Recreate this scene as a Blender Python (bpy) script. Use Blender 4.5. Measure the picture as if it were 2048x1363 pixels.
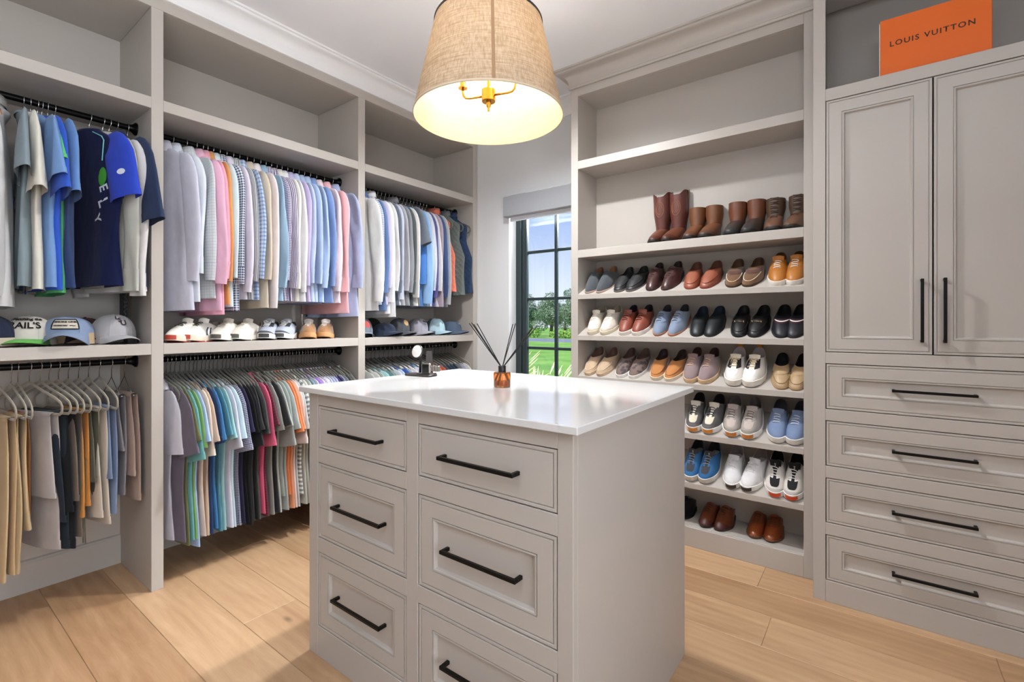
import bpy, bmesh, math, random
import numpy as np
from mathutils import Matrix, Vector, Euler

for o in list(bpy.data.objects):
    bpy.data.objects.remove(o)
scene = bpy.context.scene
COL = scene.collection
R = math.radians

# ------------------------------------------------------------------ camera
cam_d = bpy.data.cameras.new('camera')
cam_d.sensor_width = 36.0
cam_d.lens = 963.8 * 36.0 / 2048.0
cam_d.shift_y = -35.5 / 2048.0
cam_d.clip_start = 0.02
cam_d.clip_end = 500
cam = bpy.data.objects.new('camera', cam_d)
cam.location = (0, 0, 1.22)
cam.rotation_euler = (R(90), 0, math.atan(728 / 963.8))
COL.objects.link(cam)
scene.camera = cam

# ------------------------------------------------------------------ world, sun, exposure
scene.view_settings.view_transform = 'Standard'
scene.view_settings.look = 'None'
scene.view_settings.exposure = 0.88
scene.view_settings.gamma = 1.0
scene.view_settings.use_curve_mapping = False

world = bpy.data.worlds.new('sky')
scene.world = world
world.use_nodes = True
wn = world.node_tree
wn.nodes.clear()
w_out = wn.nodes.new('ShaderNodeOutputWorld')
w_bg = wn.nodes.new('ShaderNodeBackground')
w_tc = wn.nodes.new('ShaderNodeTexCoord')
w_sx = wn.nodes.new('ShaderNodeSeparateXYZ')
w_rp = wn.nodes.new('ShaderNodeValToRGB')
wn.links.new(w_tc.outputs['Generated'], w_sx.inputs[0])
wn.links.new(w_sx.outputs['Z'], w_rp.inputs[0])
wn.links.new(w_rp.outputs[0], w_bg.inputs[0])
wn.links.new(w_bg.outputs[0], w_out.inputs[0])
cr = w_rp.color_ramp
cr.elements[0].position = 0.0
cr.elements[0].color = (0.86, 0.92, 1.0, 1)
cr.elements[1].position = 1.0
cr.elements[1].color = (0.16, 0.33, 0.8, 1)
e = cr.elements.new(0.085)
e.color = (0.74, 0.85, 1.0, 1)
e = cr.elements.new(0.22)
e.color = (0.40, 0.56, 0.97, 1)
w_bg.inputs[1].default_value = 0.58

sun_d = bpy.data.lights.new('sun', 'SUN')
sun_d.energy = 3.2
sun_d.angle = R(1.5)
sun_d.color = (1.0, 0.96, 0.88)
sun = bpy.data.objects.new('sun', sun_d)
sun.rotation_euler = (R(48), 0, R(-20))
COL.objects.link(sun)


def area(name, loc, target, size, size_y, power, color=(1, 1, 1)):
    d = bpy.data.lights.new(name, 'AREA')
    d.shape = 'RECTANGLE'
    d.size = size
    d.size_y = size_y
    d.energy = power
    d.color = color
    o = bpy.data.objects.new(name, d)
    o.location = loc
    o.rotation_euler = (Vector(target) - Vector(loc)).to_track_quat('-Z', 'Y').to_euler()
    COL.objects.link(o)
    return o


# added fill lamp outside, unseen above the window, standing in for daylight
area('window_fill', (-1.95, 3.64, 2.52), (-1.85, 1.6, 1.15), 1.5, 0.72, 360, (0.92, 0.96, 1.0))
# added fill lamp, in place of a flash, bounced off the ceiling behind the camera
area('bounce_fill', (-0.05, -0.55, 1.70), (-0.05, -0.54, 2.82), 0.9, 0.9, 50, (0.86, 0.935, 1.0))
# added fill lamp outside the made-up glazed opening in the right wall
area('side_fill', (2.05, -0.15, 1.45), (0.0, 0.35, 1.05), 1.5, 1.9, 47, (0.92, 0.96, 1.0))

# ------------------------------------------------------------------ helpers


def lin(c):
    c = c / 255.0
    return c / 12.92 if c <= 0.04045 else ((c + 0.055) / 1.055) ** 2.4


def rgb(t):
    return (lin(t[0]), lin(t[1]), lin(t[2]), 1.0)


MATS = {}


def base_mat(name):
    m = bpy.data.materials.new(name)
    m.use_nodes = True
    nt = m.node_tree
    b = nt.nodes['Principled BSDF']
    return m, nt, b


def mat(color, rough=0.5, metal=0.0, vary=0.05, scale=30.0, bump=0.0, bscale=200.0, sheen=0.0, coat=0.0, spec=None, key=None):
    k = key or ('m', tuple(color), rough, metal, vary, scale, bump, bscale, sheen, coat, spec)
    if k in MATS:
        return MATS[k]
    m, nt, b = base_mat('mat_%d' % len(MATS))
    b.inputs['Roughness'].default_value = rough
    b.inputs['Metallic'].default_value = metal
    if sheen:
        b.inputs['Sheen Weight'].default_value = sheen
    if coat:
        b.inputs['Coat Weight'].default_value = coat
        b.inputs['Coat Roughness'].default_value = 0.12
    if spec is not None:
        b.inputs['Specular IOR Level'].default_value = spec
    c = rgb(color)
    tc = nt.nodes.new('ShaderNodeTexCoord')
    if vary > 0:
        n = nt.nodes.new('ShaderNodeTexNoise')
        n.inputs['Scale'].default_value = scale
        n.inputs['Detail'].default_value = 3
        nt.links.new(tc.outputs['Object'], n.inputs['Vector'])
        mx = nt.nodes.new('ShaderNodeMix')
        mx.data_type = 'RGBA'
        mx.inputs[6].default_value = tuple(x * (1 - vary) for x in c[:3]) + (1,)
        mx.inputs[7].default_value = tuple(min(1, x * (1 + vary)) for x in c[:3]) + (1,)
        nt.links.new(n.outputs['Fac'], mx.inputs[0])
        nt.links.new(mx.outputs[2], b.inputs['Base Color'])
    else:
        b.inputs['Base Color'].default_value = c
    if bump > 0:
        n2 = nt.nodes.new('ShaderNodeTexNoise')
        n2.inputs['Scale'].default_value = bscale
        n2.inputs['Detail'].default_value = 2
        nt.links.new(tc.outputs['Object'], n2.inputs['Vector'])
        bp = nt.nodes.new('ShaderNodeBump')
        bp.inputs['Strength'].default_value = bump
        bp.inputs['Distance'].default_value = 0.002
        nt.links.new(n2.outputs['Fac'], bp.inputs['Height'])
        nt.links.new(bp.outputs[0], b.inputs['Normal'])
    MATS[k] = m
    return m


def math_node(nt, op, a, b=None):
    n = nt.nodes.new('ShaderNodeMath')
    n.operation = op
    for i, v in enumerate((a, b)):
        if v is None:
            continue
        if isinstance(v, (int, float)):
            n.inputs[i].default_value = v
        else:
            nt.links.new(v, n.inputs[i])
    return n.outputs[0]


def dye(color):
    c = rgb(color)
    l = 0.3 * c[0] + 0.55 * c[1] + 0.15 * c[2]
    return tuple((x + (l - x) * 0.14) * 0.90 for x in c[:3]) + (1.0,)


def fabric(color, pattern=None, color2=(240, 240, 240), freq=60.0):
    """cloth: colour, woven relief and, for patterned cloth, stripes or checks in metres of cloth"""
    k = ('f', tuple(color), pattern, tuple(color2), freq)
    if k in MATS:
        return MATS[k]
    m, nt, b = base_mat('cloth_%d' % len(MATS))
    b.inputs['Roughness'].default_value = 0.9
    b.inputs['Specular IOR Level'].default_value = 0.2
    b.inputs['Sheen Weight'].default_value = 0.08
    c = dye(color)
    tc = nt.nodes.new('ShaderNodeTexCoord')
    n = nt.nodes.new('ShaderNodeTexNoise')
    n.inputs['Scale'].default_value = 22.0
    n.inputs['Detail'].default_value = 4
    nt.links.new(tc.outputs['Object'], n.inputs['Vector'])
    mx = nt.nodes.new('ShaderNodeMix')
    mx.data_type = 'RGBA'
    mx.inputs[6].default_value = tuple(x * 0.9 for x in c[:3]) + (1,)
    mx.inputs[7].default_value = tuple(min(1, x * 1.08) for x in c[:3]) + (1,)
    nt.links.new(n.outputs['Fac'], mx.inputs[0])
    out = mx.outputs[2]
    if pattern:
        sp = nt.nodes.new('ShaderNodeSeparateXYZ')
        nt.links.new(tc.outputs['UV'], sp.inputs[0])
        u = math_node(nt, 'FRACT', math_node(nt, 'MULTIPLY', sp.outputs[0], freq))
        v = math_node(nt, 'FRACT', math_node(nt, 'MULTIPLY', sp.outputs[1], freq))
        su = math_node(nt, 'LESS_THAN', u, 0.5)
        sv = math_node(nt, 'LESS_THAN', v, 0.5)
        if pattern == 'stripe':
            f = su
        elif pattern == 'hoop':
            f = sv
        elif pattern == 'check':
            f = math_node(nt, 'MAXIMUM', math_node(nt, 'LESS_THAN', u, 0.14), math_node(nt, 'LESS_THAN', v, 0.14))
        elif pattern == 'plaid':
            f = math_node(nt, 'ADD', math_node(nt, 'MULTIPLY', math_node(nt, 'LESS_THAN', u, 0.42), 0.5), math_node(nt, 'MULTIPLY', math_node(nt, 'LESS_THAN', v, 0.42), 0.5))
        elif pattern == 'print':
            vo = nt.nodes.new('ShaderNodeTexVoronoi')
            vo.inputs['Scale'].default_value = freq
            nt.links.new(tc.outputs['Object'], vo.inputs['Vector'])
            f = math_node(nt, 'LESS_THAN', vo.outputs['Distance'], 0.42)
        else:
            f = math_node(nt, 'ADD', math_node(nt, 'MULTIPLY', su, 0.5), math_node(nt, 'MULTIPLY', sv, 0.5))
        m2 = nt.nodes.new('ShaderNodeMix')
        m2.data_type = 'RGBA'
        nt.links.new(f, m2.inputs[0])
        nt.links.new(out, m2.inputs[6])
        m2.inputs[7].default_value = dye(color2)
        out = m2.outputs[2]
    nt.links.new(out, b.inputs['Base Color'])
    w = nt.nodes.new('ShaderNodeTexNoise')
    w.inputs['Scale'].default_value = 900.0
    nt.links.new(tc.outputs['Object'], w.inputs['Vector'])
    bp = nt.nodes.new('ShaderNodeBump')
    bp.inputs['Strength'].default_value = 0.12
    bp.inputs['Distance'].default_value = 0.001
    nt.links.new(w.outputs['Fac'], bp.inputs['Height'])
    # soft creases of worn cloth, longer downwards than across
    mp = nt.nodes.new('ShaderNodeMapping')
    mp.inputs['Scale'].default_value = (20.0, 20.0, 9.0)
    nt.links.new(tc.outputs['Object'], mp.inputs['Vector'])
    cz = nt.nodes.new('ShaderNodeTexNoise')
    cz.inputs['Scale'].default_value = 1.0
    cz.inputs['Detail'].default_value = 2
    cz.inputs['Distortion'].default_value = 0.1
    nt.links.new(mp.outputs[0], cz.inputs['Vector'])
    bp2 = nt.nodes.new('ShaderNodeBump')
    bp2.inputs['Strength'].default_value = 0.34
    bp2.inputs['Distance'].default_value = 0.012
    nt.links.new(cz.outputs['Fac'], bp2.inputs['Height'])
    nt.links.new(bp.outputs[0], bp2.inputs['Normal'])
    nt.links.new(bp2.outputs[0], b.inputs['Normal'])
    MATS[k] = m
    return m


def link(name, me, material=None, parent=None, smooth=False):
    o = bpy.data.objects.new(name, me)
    COL.objects.link(o)
    if material is not None and not me.materials:
        me.materials.append(material)
    if parent is not None:
        o.parent = parent
    if smooth:
        me.polygons.foreach_set('use_smooth', [True] * len(me.polygons))
    return o


def empty(name, loc=(0, 0, 0), rz=0.0, matrix=None):
    o = bpy.data.objects.new(name, None)
    o.empty_display_size = 0.05
    COL.objects.link(o)
    if matrix is not None:
        o.matrix_world = matrix
    else:
        o.location = loc
        o.rotation_euler = (0, 0, rz)
    return o


def tag(o, label, cat, group=None, kind=None):
    if label:
        o['label'] = label
    if cat:
        o['category'] = cat
    if group:
        o['group'] = group
    if kind:
        o['kind'] = kind
    return o


class MB:
    """collects boxes, tubes and rings into one mesh"""

    def __init__(self):
        self.v = []
        self.f = []

    def add(self, verts, faces):
        n = len(self.v)
        self.v += [tuple(float(c) for c in p) for p in verts]
        self.f += [tuple(i + n for i in q) for q in faces]
        return self

    def box(self, x0, x1, y0, y1, z0, z1):
        v = [(x, y, z) for z in (z0, z1) for y in (y0, y1) for x in (x0, x1)]
        f = [(0, 2, 3, 1), (4, 5, 7, 6), (0, 1, 5, 4), (2, 6, 7, 3), (0, 4, 6, 2), (1, 3, 7, 5)]
        return self.add(v, f)

    def grid(self, P, cu=False, cv=False, cap0=False, cap1=False, flip=False):
        """P[i][j] -> i along, j around"""
        n, m = len(P), len(P[0])
        v = [tuple(P[i][j]) for i in range(n) for j in range(m)]
        f = []
        for i in range(n if cu else n - 1):
            for j in range(m if cv else m - 1):
                a, b_ = i, (i + 1) % n
                c, d = j, (j + 1) % m
                q = (a * m + c, a * m + d, b_ * m + d, b_ * m + c)
                f.append(q[::-1] if flip else q)
        if cap0:
            q = tuple(range(m))
            f.append(q if flip else q[::-1])
        if cap1:
            q = tuple((n - 1) * m + j for j in range(m))
            f.append(q[::-1] if flip else q)
        return self.add(v, f)

    def tube(self, pts, r, seg=8, closed=False, cap=True):
        pts = [Vector(p) for p in pts]
        n = len(pts)
        rr = r if isinstance(r, (list, tuple)) else [r] * n
        rings = []
        up = Vector((0, 0, 1))
        prev = None
        for i, p in enumerate(pts):
            if closed:
                t = pts[(i + 1) % n] - pts[i - 1]
            else:
                t = pts[min(i + 1, n - 1)] - pts[max(i - 1, 0)]
            t.normalize()
            if prev is None:
                a = up if abs(t.dot(up)) < 0.9 else Vector((1, 0, 0))
                nrm = t.cross(a).normalized()
            else:
                nrm = (prev - t * prev.dot(t))
                nrm = nrm.normalized() if nrm.length > 1e-6 else t.orthogonal().normalized()
            prev = nrm
            bi = t.cross(nrm)
            rings.append([p + (nrm * math.cos(k * 2 * math.pi / seg) + bi * math.sin(k * 2 * math.pi / seg)) * rr[i] for k in range(seg)])
        return self.grid(rings, cu=closed, cv=True, cap0=cap and not closed, cap1=cap and not closed)

    def lathe(self, prof, seg=32, cap0=False, cap1=False, c=(0, 0, 0)):
        rings = [[(c[0] + r * math.cos(2 * math.pi * k / seg), c[1] + r * math.sin(2 * math.pi * k / seg), c[2] + z) for k in range(seg)] for r, z in prof]
        return self.grid(rings, cv=True, cap0=cap0, cap1=cap1)

    def mesh(self, name='mesh'):
        me = bpy.data.meshes.new(name)
        me.from_pydata(self.v, [], self.f)
        me.update()
        return me

    def build(self, name, material=None, parent=None, smooth=False, bevel=0.0, auto=None):
        me = self.mesh(name)
        if bevel > 0:
            bm = bmesh.new()
            bm.from_mesh(me)
            bmesh.ops.recalc_face_normals(bm, faces=bm.faces)
            bmesh.ops.bevel(bm, geom=list(bm.edges), offset=bevel, segments=1, affect='EDGES', profile=0.5)
            bm.to_mesh(me)
            bm.free()
        o = link(name, me, material, parent, smooth)
        if auto:
            me.polygons.foreach_set('use_smooth', [True] * len(me.polygons))
            me.set_sharp_from_angle(angle=R(auto))
        return o


def box(name, x0, x1, y0, y1, z0, z1, material, parent=None, bevel=0.0015):
    return MB().box(x0, x1, y0, y1, z0, z1).build(name, material, parent, bevel=bevel)


def extrude_profile(pts, axis, a0, a1):
    """closed 2D profile (u, z) swept along a world axis; axis 'y': u is x, axis 'x': u is y"""
    mb = MB()
    n = len(pts)
    if axis == 'y':
        v = [(p[0], a0, p[1]) for p in pts] + [(p[0], a1, p[1]) for p in pts]
    else:
        v = [(a0, p[0], p[1]) for p in pts] + [(a1, p[0], p[1]) for p in pts]
    f = [(i, (i + 1) % n, n + (i + 1) % n, n + i) for i in range(n)]
    f += [tuple(range(n))[::-1], tuple(range(n, 2 * n))]
    return mb.add(v, f)


def fix_normals(o):
    bm = bmesh.new()
    bm.from_mesh(o.data)
    bmesh.ops.recalc_face_normals(bm, faces=bm.faces)
    bm.to_mesh(o.data)
    bm.free()


def text_mesh(body, size, spacing=1.0, extrude=0.0, shear=0.0, bold=0.0):
    c = bpy.data.curves.new('lettering', 'FONT')
    c.body = body
    c.size = size
    c.space_character = spacing
    c.align_x = 'CENTER'
    c.align_y = 'CENTER'
    c.extrude = extrude
    c.shear = shear
    c.resolution_u = 3
    c.offset = bold
    o = bpy.data.objects.new('lettering', c)
    COL.objects.link(o)
    me = bpy.data.meshes.new_from_object(o)
    bpy.data.objects.remove(o)
    bpy.data.curves.remove(c)
    return me
# ------------------------------------------------------------------ materials of the room
GREIGE = (179, 172, 165)
M_CAB = mat(GREIGE, rough=0.42, vary=0.015, scale=6)
M_WALL = mat((216, 217, 218), rough=0.75, vary=0.01, scale=4, bump=0.05, bscale=300)
M_CEIL = mat((234, 235, 238), rough=0.8, vary=0.01, scale=3)
M_TRIM = mat((232, 232, 233), rough=0.45, vary=0.01, scale=5)
M_BLACK = mat((14, 13, 13), rough=0.38, metal=0.6, vary=0.05)
M_ROD = mat((20, 19, 20), rough=0.32, metal=0.75, vary=0.05)
M_STONE = mat((206, 205, 204), rough=0.09, vary=0.012, scale=9)
M_CHROME = mat((205, 205, 208), rough=0.22, metal=1.0, vary=0.0)
M_BRASS = mat((196, 146, 62), rough=0.25, metal=1.0, vary=0.03)
M_DARKGAP = mat((24, 21, 19), rough=0.8, vary=0.0)


def wood_material():
    m, nt, b = base_mat('oak_plank')
    tc = nt.nodes.new('ShaderNodeTexCoord')
    oi = nt.nodes.new('ShaderNodeObjectInfo')
    add = nt.nodes.new('ShaderNodeVectorMath')
    add.operation = 'MULTIPLY_ADD'
    cmb = nt.nodes.new('ShaderNodeCombineXYZ')
    nt.links.new(oi.outputs['Random'], cmb.inputs[0])
    nt.links.new(oi.outputs['Random'], cmb.inputs[1])
    nt.links.new(cmb.outputs[0], add.inputs[0])
    add.inputs[1].default_value = (37.0, 91.0, 13.0)
    nt.links.new(tc.outputs['Object'], add.inputs[2])
    mp = nt.nodes.new('ShaderNodeMapping')
    mp.inputs['Scale'].default_value = (0.9, 6.0, 6.0)
    nt.links.new(add.outputs[0], mp.inputs['Vector'])
    n1 = nt.nodes.new('ShaderNodeTexNoise')
    n1.inputs['Scale'].default_value = 2.2
    n1.inputs['Detail'].default_value = 6
    n1.inputs['Roughness'].default_value = 0.62
    n1.inputs['Distortion'].default_value = 0.9
    nt.links.new(mp.outputs[0], n1.inputs['Vector'])
    mp2 = nt.nodes.new('ShaderNodeMapping')
    mp2.inputs['Scale'].default_value = (4.0, 150.0, 150.0)
    nt.links.new(add.outputs[0], mp2.inputs['Vector'])
    n2 = nt.nodes.new('ShaderNodeTexNoise')
    n2.inputs['Scale'].default_value = 3.0
    n2.inputs['Detail'].default_value = 3
    nt.links.new(mp2.outputs[0], n2.inputs['Vector'])
    # cathedral rings
    mp3 = nt.nodes.new('ShaderNodeMapping')
    mp3.inputs['Scale'].default_value = (0.55, 5.0, 5.0)
    nt.links.new(add.outputs[0], mp3.inputs['Vector'])
    wv = nt.nodes.new('ShaderNodeTexWave')
    wv.wave_type = 'RINGS'
    wv.inputs['Scale'].default_value = 1.6
    wv.inputs['Distortion'].default_value = 5.0
    wv.inputs['Detail'].default_value = 3
    wv.inputs['Detail Scale'].default_value = 1.2
    nt.links.new(mp3.outputs[0], wv.inputs['Vector'])
    # knots
    mp4 = nt.nodes.new('ShaderNodeMapping')
    mp4.inputs['Scale'].default_value = (1.0, 2.4, 1.0)
    nt.links.new(add.outputs[0], mp4.inputs['Vector'])
    vo = nt.nodes.new('ShaderNodeTexVoronoi')
    vo.inputs['Scale'].default_value = 1.5
    nt.links.new(mp4.outputs[0], vo.inputs['Vector'])
    kr = nt.nodes.new('ShaderNodeValToRGB')
    kr.color_ramp.elements[0].position = 0.012
    kr.color_ramp.elements[0].color = (0.40, 0.40, 0.40, 1)
    kr.color_ramp.elements[1].position = 0.06
    kr.color_ramp.elements[1].color = (1, 1, 1, 1)
    nt.links.new(vo.outputs['Distance'], kr.inputs[0])
    s = math_node(nt, 'ADD', math_node(nt, 'MULTIPLY', n1.outputs['Fac'], 0.55), math_node(nt, 'MULTIPLY', n2.outputs['Fac'], 0.16))
    s = math_node(nt, 'ADD', s, math_node(nt, 'MULTIPLY', wv.outputs['Fac'], 0.05))
    s = math_node(nt, 'ADD', s, math_node(nt, 'MULTIPLY', oi.outputs['Random'], 0.30))
    rp = nt.nodes.new('ShaderNodeValToRGB')
    rp.color_ramp.elements[0].position = 0.30
    rp.color_ramp.elements[0].color = rgb((154, 116, 82))
    rp.color_ramp.elements[1].position = 0.78
    rp.color_ramp.elements[1].color = rgb((203, 167, 130))
    nt.links.new(s, rp.inputs[0])
    mx = nt.nodes.new('ShaderNodeMix')
    mx.data_type = 'RGBA'
    mx.blend_type = 'MULTIPLY'
    mx.inputs[0].default_value = 1.0
    nt.links.new(rp.outputs[0], mx.inputs[6])
    nt.links.new(kr.outputs[0], mx.inputs[7])
    nt.links.new(mx.outputs[2], b.inputs['Base Color'])
    b.inputs['Roughness'].default_value = 0.46
    bp = nt.nodes.new('ShaderNodeBump')
    bp.inputs['Strength'].default_value = 0.08
    bp.inputs['Distance'].default_value = 0.002
    nt.links.new(n2.outputs['Fac'], bp.inputs['Height'])
    nt.links.new(bp.outputs[0], b.inputs['Normal'])
    return m


M_WOOD = wood_material()

# ------------------------------------------------------------------ dimensions
XL = -2.622           # front of the wardrobe wall
XB = -3.085           # back panels of the wardrobe
YB = 3.0              # wall with the window
YS = 2.69             # front of the shoe shelving
YT = 2.52             # front of the tall cabinet
ZC = 2.82             # ceiling
X1, Y1 = 1.55, -1.75  # walls behind the camera

# ------------------------------------------------------------------ floor of planks
floor = MB().box(-3.3, X1 + 0.1, Y1 - 0.1, 3.15, -0.12, -0.014).build('floor', M_DARKGAP)
tag(floor, 'light oak plank floor of the dressing room', 'floor', kind='structure')
rnd = random.Random(11)
PW = 0.2235
k0 = -10
joints = {9: [-0.44], 7: [-0.347], 2: [-2.05, 0.2], 1: [-0.9], 0: [-1.15], 3: [-2.75, -0.6], 4: [-1.0], 8: [-2.2, 0.35], 5: [-2.3], 6: [-1.6]}
for k in range(k0, 13):
    y0 = 0.457 + PW * k
    y1 = min(y0 + PW, 3.09)
    if y1 <= Y1 or y0 >= 3.08:
        continue
    if k in joints:
        js = joints[k]
    else:
        js = [rnd.uniform(-2.4, -1.2), rnd.uniform(-0.4, 0.9)]
    xs = [-3.2] + sorted(js) + [X1 + 0.05]
    for a, b_ in zip(xs[:-1], xs[1:]):
        mb = MB()
        w, d = (b_ - a) / 2 - 0.0004, (y1 - y0) / 2 - 0.0004
        e_ = 0.0016
        v = [(-w, -d, -0.014), (w, -d, -0.014), (w, d, -0.014), (-w, d, -0.014),
             (-w, -d, -0.0014), (w, -d, -0.0014), (w, d, -0.0014), (-w, d, -0.0014),
             (-w + e_, -d + e_, 0), (w - e_, -d + e_, 0), (w - e_, d - e_, 0), (-w + e_, d - e_, 0)]
        f = [(3, 2, 1, 0), (0, 1, 5, 4), (1, 2, 6, 5), (2, 3, 7, 6), (3, 0, 4, 7), (4, 5, 9, 8), (5, 6, 10, 9), (6, 7, 11, 10), (7, 4, 8, 11), (8, 9, 10, 11)]
        p = mb.add(v, f).build('plank', M_WOOD, floor)
        p.location = ((a + b_) / 2, (y0 + y1) / 2, 0)

# ------------------------------------------------------------------ walls and ceiling
tag(box('wall_left', -3.25, -3.11, Y1, 3.15, 0, ZC + 0.1, M_WALL, bevel=0), 'wall behind the built-in wardrobe', 'wall', kind='structure')
tag(box('wall_rear', -3.25, X1 + 0.15, Y1 - 0.12, Y1, 0, ZC + 0.1, M_CAB, bevel=0), 'greige panelled wall behind the camera', 'wall', kind='structure')
mbr = MB()
OY0, OY1, OZ1 = -0.95, 0.65, 2.10  # unseen opening, added to let side fill light in
mbr.box(X1, X1 + 0.12, Y1, OY0, 0, ZC).box(X1, X1 + 0.12, OY1, 3.15, 0, ZC).box(X1, X1 + 0.12, OY0, OY1, OZ1, ZC)
tag(mbr.build('wall_right', M_CAB), 'greige panelled wall beside the tall cabinet', 'wall', kind='structure')
tag(box('ceiling', -3.25, X1 + 0.15, Y1 - 0.12, 3.15, ZC, ZC + 0.1, M_CEIL, bevel=0), 'smooth white ceiling', 'ceiling', kind='structure')
WX0, WX1, WZ0, WZ1 = -2.296, -1.575, 0.20, 2.22
mb = MB()
mb.box(-3.11, WX0, YB, 3.15, 0, ZC).box(WX1, X1, YB, 3.15, 0, ZC)
mb.box(WX0, WX1, YB, 3.15, 0, WZ0).box(WX0, WX1, YB, 3.15, WZ1, ZC)
tag(mb.build('wall_back', M_WALL), 'white wall with the window between wardrobe and shoe shelves', 'wall', kind='structure')


def crown_profile(p0, sgn, z0, drop_to):
    """crown from the cabinet face p0 (outwards sgn) between z0 and the ceiling"""
    h = drop_to - z0
    pts = [(0.0, 0.0), (0.012, 0.0), (0.014, 0.012), (0.010, 0.016), (0.012, 0.035)]
    for i in range(7):
        t = i / 6
        a = t * math.pi / 2
        pts.append((0.012 + 0.058 * (1 - math.cos(a)), 0.035 + (h - 0.06) * math.sin(a)))
    pts += [(0.074, h - 0.022), (0.076, h - 0.012), (0.086, h - 0.010), (0.088, h), (-0.02, h), (-0.02, 0.0)]
    return [(p0 + sgn * a, z0 + b_) for a, b_ in pts]


ZR = 2.708
c1 = extrude_profile(crown_profile(XL, 1, ZR, ZC), 'y', Y1, YB).build('trim_1', M_TRIM, auto=35)
fix_normals(c1)
tag(c1, 'white crown moulding above the wardrobe wall', 'moulding', kind='structure')
c2 = extrude_profile(crown_profile(YB, -1, ZR, ZC), 'x', XL, -1.56).build('trim_2', M_TRIM, auto=35)
fix_normals(c2)
tag(c2, 'white crown moulding above the window wall', 'moulding', kind='structure')

# ------------------------------------------------------------------ window
M_FRAME = mat((38, 50, 52), rough=0.35, vary=0.03)
win = tag(empty('window_1', (0, 0, 0)), 'tall dark green framed window with thin glazing bars', 'window', kind='structure')
gx0, gx1, gz0, gz1 = -2.198, -1.668, 0.29, 2.14
fy0, fy1 = 3.090, 3.145
for nm, a in (('frame', (WX0, -2.245, WZ0, WZ1)), ('frame', (-1.622, WX1, WZ0, WZ1)), ('frame', (-2.245, -1.622, WZ0, 0.25)), ('frame', (-2.245, -1.622, 2.18, WZ1))):
    box(nm, a[0], a[1], fy0, fy1, a[2], a[3], M_FRAME, win, 0.002)
for nm, a in (('sash', (-2.245, gx0, 0.25, 2.18)), ('sash', (gx1, -1.622, 0.25, 2.18)), ('sash', (gx0, gx1, 0.25, gz0)), ('sash', (gx0, gx1, gz1, 2.18))):
    box(nm, a[0], a[1], fy0 + 0.012, fy1 - 0.01, a[2], a[3], M_FRAME, win, 0.003)
zs = [0.66, 1.027, 1.409, 1.776]
box('glazing_bar', -1.945, -1.922, fy0 + 0.016, fy1 - 0.012, gz0, gz1, M_FRAME, win, 0.003)
xs = [gx0, -1.945, -1.922, gx1]
for z in zs:
    for a, b_ in ((xs[0], xs[1]), (xs[2], xs[3])):
        box('glazing_bar', a, b_, fy0 + 0.017, fy1 - 0.013, z - 0.011, z + 0.011, M_FRAME, win, 0.003)
m_glass, nt, b = base_mat('window_glass')
nt.nodes.remove(b)
tr = nt.nodes.new('ShaderNodeBsdfTransparent')
gl = nt.nodes.new('ShaderNodeBsdfGlossy')
gl.inputs['Roughness'].default_value = 0.02
fr = nt.nodes.new('ShaderNodeFresnel')
fr.inputs['IOR'].default_value = 1.45
ms = nt.nodes.new('ShaderNodeMixShader')
fr2 = math_node(nt, 'MULTIPLY', fr.outputs[0], 0.8)
nt.links.new(fr2, ms.inputs[0])
nt.links.new(tr.outputs[0], ms.inputs[1])
nt.links.new(gl.outputs[0], ms.inputs[2])
nt.links.new(ms.outputs[0], nt.nodes['Material Output'].inputs[0])
zz = [gz0] + zs + [gz1]
for a, b_ in ((xs[0], xs[1]), (xs[2], xs[3])):
    for i in range(5):
        box('pane', a, b_, 3.116, 3.120, zz[i] + (0.011 if i else 0), zz[i + 1] - (0.011 if i < 4 else 0), m_glass, win, 0)
w2 = tag(empty('fill_opening', (0, 0, 0)), 'added glazed double door letting fill light through the right wall', 'door', kind='structure')  # unseen door, added around the side fill lamp
for a, b_ in ((OY0, OY0 + 0.06), (-0.18, -0.12), (OY1 - 0.06, OY1)):
    box('frame', X1 + 0.03, X1 + 0.09, a, b_, 0.0, OZ1, M_FRAME, w2, 0.002)
for z in (0.0, 0.70, 1.40, OZ1 - 0.06):
    box('frame', X1 + 0.035, X1 + 0.085, OY0 + 0.06, OY1 - 0.06, z, z + 0.05, M_FRAME, w2, 0.002)
for a, b_ in ((OY0 + 0.06, -0.18), (-0.12, OY1 - 0.06)):
    box('pane', X1 + 0.058, X1 + 0.062, a, b_, 0.05, OZ1 - 0.06, m_glass, w2, 0)
tag(box('trim_3', WX0 - 0.03, WX1 + 0.01, YB - 0.03, fy0, WZ0 - 0.025, WZ0, M_TRIM, bevel=0.003), 'white window sill', 'sill', kind='structure')
# roller blind
M_BLIND = mat((158, 160, 164), rough=0.8, vary=0.02, scale=40)
rb = tag(empty('roller_blind', (-1.93, 2.965, 2.03)), 'grey roller blind drawn up at the top of the window', 'blind')
MB().box(-0.375, 0.36, -0.03, 0.034, 0.012, 0.165).build('cassette', M_BLIND, rb, bevel=0.003)
MB().box(-0.34, 0.345, 0.02, 0.024, -0.006, 0.03).build('shade_cloth', mat((226, 227, 230), rough=0.85, vary=0.02), rb)
MB().box(-0.34, 0.345, 0.016, 0.028, -0.022, -0.004).build('hem_bar', mat((214, 215, 218), rough=0.5, vary=0.02), rb, bevel=0.002)

# ------------------------------------------------------------------ wardrobe wall
ward = tag(empty('built_in_wardrobe', (XL, 0.0, 0)), 'greige open wardrobe with three hanging bays along the left wall', 'wardrobe')


def wpart(name, x0, x1, y0, y1, z0, z1, bevel=0.0015, parent=None):
    o = MB().box(x0 - XL, x1 - XL, y0, y1, z0, z1).build(name, M_CAB, parent or ward, bevel=bevel)
    return o


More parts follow.
